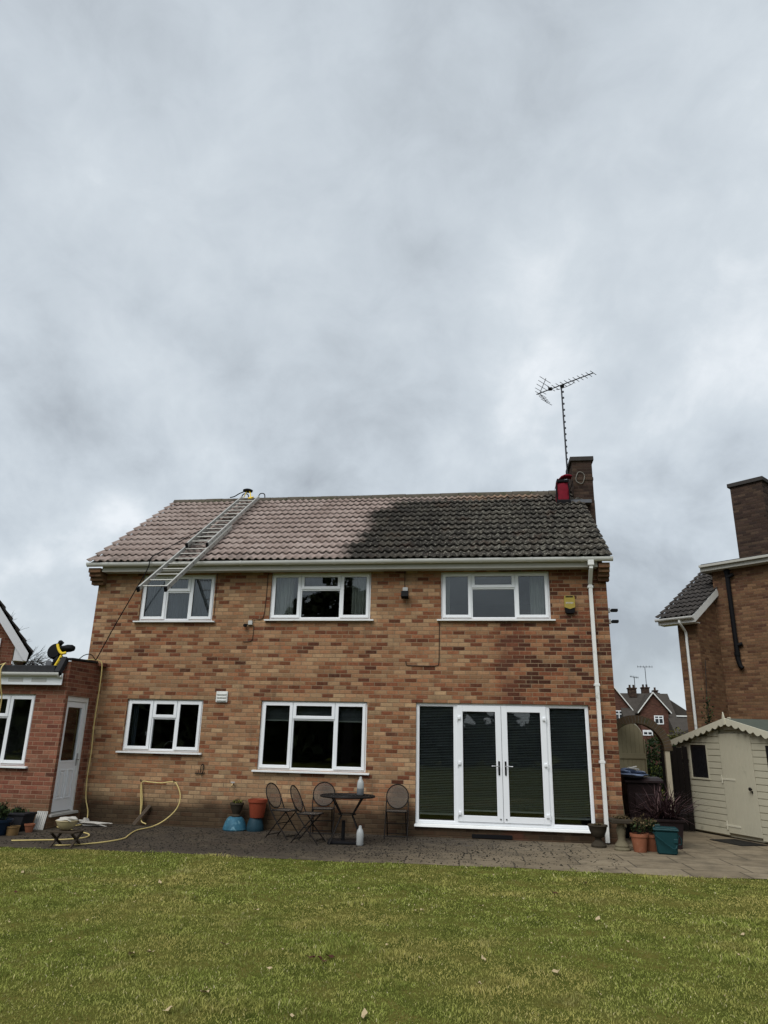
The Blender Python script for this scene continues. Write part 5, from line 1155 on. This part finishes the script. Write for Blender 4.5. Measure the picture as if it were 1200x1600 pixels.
# ------------------------------------------------------------------ right-hand neighbour (local frame turned 40 degrees)
nb_ = thing('neighbour_house', 'brown brick house on the right with tall blocky chimney and black soil pipe', 'house', (7.0123, 6.5441, 0), R(-40.5))
m = MB(); m.quad((-.55, 0, -.1), (0, 0, -.1), (0, 0, 4.95), (-.55, 0, 4.95)); m.quad((-.55, 0, -.1), (-.55, 6, -.1), (-.55, 6, 4.95), (-.55, 0, 4.95))
npit = .585
m.bm.faces.new([m.bm.verts.new(q_) for q_ in ((0, 0, -.1), (0, 1.3, -.1), (0, 1.3, 4.95 + npit * 1.3), (0, 0, 4.93))])
m.bm.faces.new([m.bm.verts.new(q_) for q_ in ((-.55, 0, 4.95), (-.55, 6.2, 4.95), (-.55, 3.1, 4.95 + npit * 3.1))])
m.quad((.001, 1.30, -.1), (6.5, 1.30, -.1), (6.5, 1.30, 6.46), (.001, 1.30, 6.46)); m.quad((6.5, 1.3, -.1), (6.5, 7, -.1), (6.5, 7, 6.46), (6.5, 1.3, 6.46)); m.quad((.001, 1.3, 4.9), (.001, 7, 4.9), (.001, 7, 6.46), (.001, 1.3, 6.46))
m.build('wall', 'brick_brown', nb_, local=True)
V, F = tile_slope(-.95, .12, -.40, 4.965, 3.1, 7.02, 12); rf = raw('roof', V, F, 'tile_dark', parent=nb_)
m = MB(); m.prism([(-.38, 4.93), (3.1, 6.98), (3.1, 6.92), (-.36, 4.89)], -.93, .10, 'x'); m.quad((-.95, 3.1, 7.02), (.1, 3.1, 7.02), (.1, 6.6, 4.97), (-.95, 6.6, 4.97)); m.build('verge', 'mortar', rf, local=True)
m = MB(); m.prism([(3.1 + math.cos(t) * .12, 7.0 + math.sin(t) * .12) for t in np.linspace(0, math.pi, 9)], -.96, 1.2, 'x'); m.build('ridge', 'ridge', rf, local=True, smooth=True)
m = MB(); m.bar((.105, -.38, 4.88), (.105, 1.29, 4.88 + npit * 1.67), .025, .19, (0, -npit, 1)); m.bar((.05, -.36, 4.80), (.05, 1.29, 4.80 + npit * 1.65), .10, .02, (0, -npit, 1)); m.build('bargeboard', 'gutter', nb_, local=True)
m = MB(); m.prism([(-.40 + .055 * math.cos(t), 4.955 + .07 * math.sin(t)) for t in np.linspace(math.pi, 2 * math.pi, 12)], -.97, .10, 'x'); m.box(-.93, .09, -.335, -.31, 4.80, 4.95); m.box(-.93, .09, -.31, -.001, 4.80, 4.815); m.build('gutter', 'gutter', nb_, local=True)
m = MB(); m.tube(curve([(-.30, -.37, 4.90), (-.30, -.37, 4.80), (-.30, -.20, 4.68), (-.30, -.07, 4.56), (-.30, -.07, 4.3)], 5) + [(-.30, -.07, .0)], .036, 10); m.build('downpipe', 'gutter', nb_, local=True, smooth=True)
m = MB(); m.box(-.20, 6.7, 1.02, 1.05, 6.44, 6.60); m.box(-.20, 6.7, .94, 1.02, 6.545, 6.615, .008); m.box(-.20, 6.7, 1.05, 1.32, 6.44, 6.46); m.box(-.20, -.18, 1.05, 7.1, 6.44, 6.6); m.build('fascia', 'soffit', nb_, local=True)
m = MB(); m.box(-.18, 6.7, 1.05, 7.2, 6.60, 6.66); m.build('flat_roof', 'felt', nb_, local=True)
m = MB(); m.box(.55, 1.46, 2.0, 3.0, 6.5, 9.08); cn = m.build('chimney', 'brick_dark', nb_, local=True)
m = MB(); m.box(.49, 1.52, 1.94, 3.06, 9.08, 9.20, .01); m.lathe([(.42, 9.2), (.36, 9.27), (.2, 9.32)], (1.0, 2.5, 0), 18); m.build('cap', 'sootcap', cn, local=True)
m = MB(); m.tube([(.46, 1.22, 6.45), (.46, 1.22, 3.95), (.50, 1.22, 3.74), (.56, 1.22, 3.68)], .062, 12); m.tube([(.46, 1.22, 6.32), (.46, 1.22, 6.42)], .078, 12); m.tube([(.46, 1.22, 4.02), (.46, 1.22, 4.12)], .078, 12); m.tube([(.46, 1.2, 6.2), (.62, 1.24, 6.28)], .05, 10); m.tube([(.48, 1.22, 4.3), (.62, 1.26, 4.34)], .05, 10); m.build('soil_pipe', 'blackplastic', nb_, local=True, smooth=True)
iv = thing('climbing_ivy', 'thin dark climber growing up behind the neighbour downpipe', 'climber', (6.94, 6.35, 0), R(-40.5))
p = np.stack([RNG.normal(.06, .10, 900), RNG.uniform(-.06, .0, 900), RNG.beta(1, 2.4, 900) * 2.9 + .3], 1); V, F = leaf_quads(p + np.array([0, .08, 0]), .04); raw('foliage', V, F, 'leafdark', RNG.random(900), parent=iv)
m = MB(); m.tube(curve([(.05, .1, 0), (.1, .1, 1.2), (.0, .1, 2.4), (.08, .1, 3.8)], 6), .01, 5); m.build('stem', 'bark', iv, local=True)

# ------------------------------------------------------------------ left-hand neighbour gable
nl = thing('neighbour_house', 'red brick gabled house with white bargeboard rising behind the extension', 'house', (-10.72, 4.0, 0), R(36))
gz0, sl2, apx, dep = 3.63, 1.31, -3.1, 6.0; apz = gz0 - sl2 * apx
m = MB(); xr = -.36
m.bm.faces.new([m.bm.verts.new(q_) for q_ in ((2 * apx - xr, .30, -.1), (xr, .30, -.1), (xr, .30, gz0 + .2), (apx, .30, apz - .25), (2 * apx - xr, .30, gz0 + .2))]); m.quad((xr, .30, -.1), (xr, dep, -.1), (xr, dep, gz0 + .2), (xr, .30, gz0 + .2)); m.build('wall', 'brick_red', nl, local=True)
V, F = tile_slope(.04, dep, .06, gz0 - .02, apx, apz + .06, 15, seg=4)
V = V[:, [1, 0, 2]]; V2 = V.copy(); V2[:, 0] = 2 * apx - V2[:, 0]; rf = raw('roof', np.concatenate([V, V2]), np.concatenate([F, F + len(V)]), 'tile_dark', parent=nl)
m = MB()
for s_ in (1, -1):
    def XX(x): return x if s_ > 0 else 2 * apx - x
    m.prism([(XX(0), gz0 - .03), (XX(apx), apz + .02), (XX(apx), apz - .28), (XX(-.10), gz0 - .22), (XX(-.02), gz0 - .24)], 0, .03, 'y')
m.prism([(-.005, gz0 - .03), (-.02, gz0 - .238), (-.34, gz0 - .238), (-.34, gz0 + .30)], .032, .29, 'y'); m.build('bargeboard', 'upvc', nl, local=True)
m = MB(); m.prism([(-.02, gz0 - .06), (apx, apz - .02), (apx, apz - .05), (-.02, gz0 - .09)], .031, dep, 'y'); m.build('soffit', 'soffit', nl, local=True)
m = MB(); ring(m, -2.1, -.70, 2.9, 3.97, .06, .26, .30); w_ = m.build('window', 'upvc', nl, local=True); m = MB(); m.box(-2.06, -.74, .285, .295, 2.94, 3.93); m.build('pane', plain('dark_far_pane', (.03, .035, .04), .08, 0, .2, 4, 0), w_, local=True)

# bare tree further back
def tree():
    t = thing('bare_tree', 'leafless tree with fine spreading twigs behind the left gable', 'tree', (-23.5, 20, 0))
    m = MB(); m.tube(curve([(-23.5, 20, 0), (-23.4, 20, 2), (-23.45, 20, 4.0), (-23.3, 20, 5.2)], 5), [.16 - .007 * i for i in range(16)], 8); m.build('trunk', 'bark', t)
    m = MB(); rr = random.Random(5)
    def br(p, dv, L_, r_, lev):
        q_ = p + dv * L_ * .5 + Vector((rr.uniform(-.1, .1), rr.uniform(-.1, .1), rr.uniform(-.05, .15))) * L_; e = q_ + (dv + Vector((0, 0, rr.uniform(-.25, .15)))) * L_ * .5
        m.tube([p, q_, e], [r_, r_ * .75, r_ * .5], 4, cap=False)
        if lev:
            for k in range(4 if lev > 1 else 5):
                s_ = rr.uniform(.35, 1); b0 = p + (e - p) * s_; d2 = (dv + Vector((rr.uniform(-.6, .6), rr.uniform(-.6, .6), rr.uniform(-.5, .55)))).normalized(); br(b0, d2, L_ * rr.uniform(.42, .68), max(r_ * .5, .008), lev - 1)
    for i in range(13):
        a = i * .9; h = 2.9 + .19 * i; br(Vector((-23.45, 20, h)), Vector((math.cos(a) if i % 3 else abs(math.cos(a)) + .5, math.sin(a) * .7, rr.uniform(.05, .35))).normalized(), rr.uniform(1.7, 2.6), .035, 3)
    m.build('crown', 'bark', t)
tree()

# ------------------------------------------------------------------ houses across the road
def far_house(label, loc, gab, wins_, ridge_dir=None, rz=0):
    t = thing('far_house', label, 'house', loc, rz); x0, x1, ez, ap = gab; mid = (x0 + x1) / 2
    m = MB(); m.bm.faces.new([m.bm.verts.new(q_) for q_ in ((x0 + .25, 0, 0), (x1 - .25, 0, 0), (x1 - .25, 0, ez + .15), (mid, 0, ap - .15), (x0 + .25, 0, ez + .15))]); m.quad((x1 - .25, 0, 0), (x1 - .25, 8, 0), (x1 - .25, 8, ez + .1), (x1 - .25, 0, ez + .1)); m.quad((x0 + .25, 0, 0), (x0 + .25, 8, 0), (x0 + .25, 8, ez + .1), (x0 + .25, 0, ez + .1)); m.build('wall', 'brick_far', t, local=True)
    m = MB(); m.prism([(x0, ez), (mid, ap), (x1, ez), (x1, ez - .12), (mid, ap - .14), (x0, ez - .12)], -.25, 8, 'y'); m.build('roof', 'fartile', t, local=True)
    m = MB(); m.prism([(x0 - .02, ez + .02), (mid, ap + .03), (x1 + .02, ez + .02), (x1, ez - .10), (mid, ap - .11), (x0, ez - .10)], -.29, -.252, 'y'); m.build('bargeboard', 'gutter', t, local=True)
    for a, b, c, d_ in wins_:
        m = MB(); ring(m, a, b, c, d_, .09, -.05, -.01, .0); m.box((a + b) / 2 - .04, (a + b) / 2 + .04, -.048, -.012, c, d_); m.box(a, b, -.046, -.014, c + (d_ - c) * .62, c + (d_ - c) * .62 + .08); w_ = m.build('window', 'upvc', t, local=True)
        m = MB(); m.box(a + .05, b - .05, -.03, -.02, c + .05, d_ - .05); m.build('pane', bpy.data.materials['dark_far_pane'], w_, local=True)
    return t
t1 = far_house('far dark red gabled house peeking past the right house corner', (13.1, 62, 0), (-3.3, 2.85, 4.75, 8.9), [(.7, 1.95, 3.95, 4.95)])
t2 = far_house('far red brick house whose small white edged gable is centred over the arch', (17.35, 60, 0), (-1.55, 1.55, 4.7, 6.62), [(-.05, .8, 3.65, 4.45), (-1.2, -.3, 2.6, 3.1)])
m = MB(); m.prism([(.4, 4.2), (3.4, 6.75), (6.4, 4.2)], -2.6, 2.4, 'x'); bmesh.ops.translate(m.bm, vec=(-.1, .4, 0), verts=m.bm.verts[:]); m.build('cross_roof', 'fartile', t2, local=True)
def chimney_far(parent, x, y, z0, z1, w):
    m = MB(); m.box(x - w / 2, x + w / 2, y, y + .8, z0, z1); m.box(x - w / 2 - .06, x + w / 2 + .06, y - .06, y + .86, z1, z1 + .12); c = m.build('chimney', 'brick_dark', parent, local=True)
    for dx_ in ((-w / 4, w / 4) if w > .5 else (0,)):
        m = MB(); m.lathe([(.11, z1 + .1), (.10, z1 + .4), (.12, z1 + .42)], (x + dx_, y + .4, 0), 10); m.build('chimney_pot', 'brick_dark', c, local=True)
chimney_far(t2, -1.2, 3.2, 6.3, 7.15, .75)
t3 = thing('far_house', 'far grey roofed house with long slope falling to the right, behind the small gable', 'house', (19.4, 64, 0))
m = MB(); m.prism([(-3.0, 4.7), (-1.4, 6.85), (-.5, 6.85), (2.6, 4.7), (2.6, 4.55), (-3.0, 4.55)], 0, 7, 'y'); m.build('roof', 'fartile', t3, local=True)
m = MB(); m.box(-2.8, 2.4, .3, 6.7, 0, 4.6); m.build('wall', 'brick_far', t3, local=True)
m = MB(); ring(m, .55, 1.5, 3.4, 4.35, .09, .24, .29, 0); m.box(.98, 1.06, .242, .288, 3.4, 4.35); w_ = m.build('window', 'upvc', t3, local=True); m = MB(); m.box(.6, 1.45, .26, .27, 3.45, 4.3); m.build('pane', bpy.data.materials['dark_far_pane'], w_, local=True)
m = MB(); m.box(-2.9, 2.62, -.02, .04, 4.52, 4.66); m.build('gutter', 'gutter', t3, local=True)
chimney_far(t3, -1.15, 3.0, 6.6, 7.5, .72); chimney_far(t3, -.15, 3.0, 6.5, 7.2, .40)
t4 = thing('far_garage', 'low far outbuilding with brown tiled lean-to roof beside the small gable', 'outbuilding', (19.7, 57, 0)); m = MB(); m.prism([(-1.4, 2.5), (-1.4, 2.7), (2.4, 4.1), (2.4, 2.5)], 0, 3, 'y'); m.prism([(0, 2.5), (2.6, 4.25), (2.6, 2.5)], -1.2, 2.6, 'x'); m.build('roof', 'fartile', t4, local=True); m = MB(); m.box(-1.1, 2.4, .2, 2.6, 0, 2.49); m.build('wall', 'brick_far', t4, local=True)
def far_aerial(lab, x, y, z0, z1, w, tilt):
    m = MB(); m.tube([(x, y, z0), (x, y, z1)], .035, 5); m.tube([(x - w, y, z1 - .02 + tilt), (x + w, y, z1 - .02 - tilt)], .025, 5)
    for i in range(6): u = -w + 2 * w * i / 5; m.tube([(x + u, y - .25, z1 - tilt * u / w), (x + u, y + .25, z1 - tilt * u / w)], .015, 4); m.tube([(x + u, y, z1 - .14 - tilt * u / w), (x + u, y, z1 + .14 - tilt * u / w)], .012, 4)
    solo(m, 'tv_aerial', 'aerialmetal', lab, 'aerial', (x, y, z0))
far_aerial('far tall mast aerial with wide crossbar above the rooftops', 18.35, 67, 7.5, 9.75, .75, .0)
far_aerial('far short aerial on the leftmost far chimney', 16.45, 63.4, 7.2, 8.35, .38, .06)
# low wall under the far gable, seen through the arch
# ------------------------------------------------------------------ what the windows look back at: trees beyond the foot of the garden
M['leaffar'] = attr_mat('far_tree_leaves', [(0, (.022, .028, .014)), (.5, (.055, .066, .032)), (1, (.11, .125, .06))], .8)
n = 16000; xx = RNG.uniform(-60, 50, n); hh = 7.4 + 1.0 * np.sin(xx * .35) + .8 * np.sin(xx * .9 + 1); gap = ((xx > -.6) & (xx < .5)) | ((xx > .95) & (xx < 2.0)) | ((xx > 3.0) & (xx < 4.9)); hh = np.where(gap, 2.9, hh); p = np.stack([xx, RNG.normal(-44, 1.5, n), RNG.random(n) ** .8 * hh], 1)
V, F = leaf_quads(p, np.where(gap, .4, .85)[:, None]); o = raw('tree_line', V, F, 'leaffar', RNG.random(n), 'stuff'); tag(o, 'dark line of trees beyond the foot of the garden', 'trees')
t = thing('broad_tree', 'dark broad tree reflected in the middle upstairs window', 'tree', (-8.5, -38, 0))
n = 3500; p = RNG.normal(size=(n, 3)); p /= np.linalg.norm(p, axis=1)[:, None]; p *= (RNG.random(n) ** .4)[:, None]; p *= (.8 + .25 * np.sin(p[:, 0] * 6) * np.sin(p[:, 2] * 5))[:, None]
V, F = leaf_quads(p * np.array([5.0, 4, 5.2]) + np.array([0, 0, 9.0]), .45); raw('crown', V, F, 'leaffar', RNG.random(n), parent=t)
m = MB(); m.tube([(0, 0, 0), (.2, 0, 4), (.1, 0, 9)], [.35, .28, .1], 8); m.build('trunk', 'bark', t, local=True)

# ------------------------------------------------------------------ fallen leaves on the lawn
M['deadleaf'] = plain('dry_leaf', (.42, .33, .20), .8, 0, .3, 30, .0)
M['darkleaf'] = plain('dark_wet_leaf', (.07, .03, .02), .7, 0, .3, 30, .0)
def leaf_mesh():
    m = MB(); prof = [(-.045, 0), (-.03, .016), (-.005, .024), (.02, .018), (.045, 0), (.02, -.018), (-.005, -.022), (-.03, -.016)]
    c = m.bm.verts.new((0, 0, .004)); vs = [m.bm.verts.new((x, y, .012 + .010 * math.sin(i * 2.1))) for i, (x, y) in enumerate(prof)]
    for i in range(8): m.bm.faces.new((c, vs[i], vs[(i + 1) % 8]))
    return m
RL = random.Random(11)
LP = [(-.834, -7.418), (-.31, -7.938), (.562, -5.848), (-1.42, -7.826), (-2.41, -5.15), (1.196, -5.486), (2.136, -5.737), (1.755, -7.575), (1.202, -7.959), (.094, -8.80), (-.667, -8.862), (.517, -8.70), (.445, -7.124), (2.429, -3.931), (1.222, -7.351), (-.564, -8.523), (2.434, -6.563), (3.511, -6.096), (-1.30, -7.75), (.62, -5.80), (2.30, -5.80), (-4.2, -5.0), (3.0, -7.2), (-.95, -6.2)] + [(RL.uniform(-3.5, 3.4), RL.uniform(-9.0, -3.4)) for _ in range(95)]
lf = None
for i, (x, y) in enumerate(LP):
    if lf is None: o = lf = tag(leaf_mesh().build('fallen_leaf', 'deadleaf'), 'small pale dry leaf lying on the lawn', 'leaf', 'pale dry leaves scattered on the lawn')
    else: o = lf.copy(); C.objects.link(o)
    o.location = (x, y, .014); o.rotation_euler = (random.uniform(-.4, .4), random.uniform(-.4, .4), random.random() * 6); s_ = random.uniform(.45, 1.0) if i < 24 else random.uniform(.18, .42); o.scale = (s_, s_, s_)
lf = None
for i, (x, y) in enumerate([(.058, -7.561), (-.08, -7.61), (.02, -7.66), (-3.6, -6.0), (2.0, -4.6)]):
    if lf is None: o = lf = tag(leaf_mesh().build('fallen_leaf', 'darkleaf'), 'small dark wet leaf lying on the lawn', 'leaf', 'dark wet leaves on the lawn')
    else: o = lf.copy(); C.objects.link(o)
    o.location = (x, y, .012); o.rotation_euler = (random.uniform(-.4, .4), random.uniform(-.4, .4), random.random() * 6); s_ = random.uniform(.7, 1.1); o.scale = (s_, s_, s_)
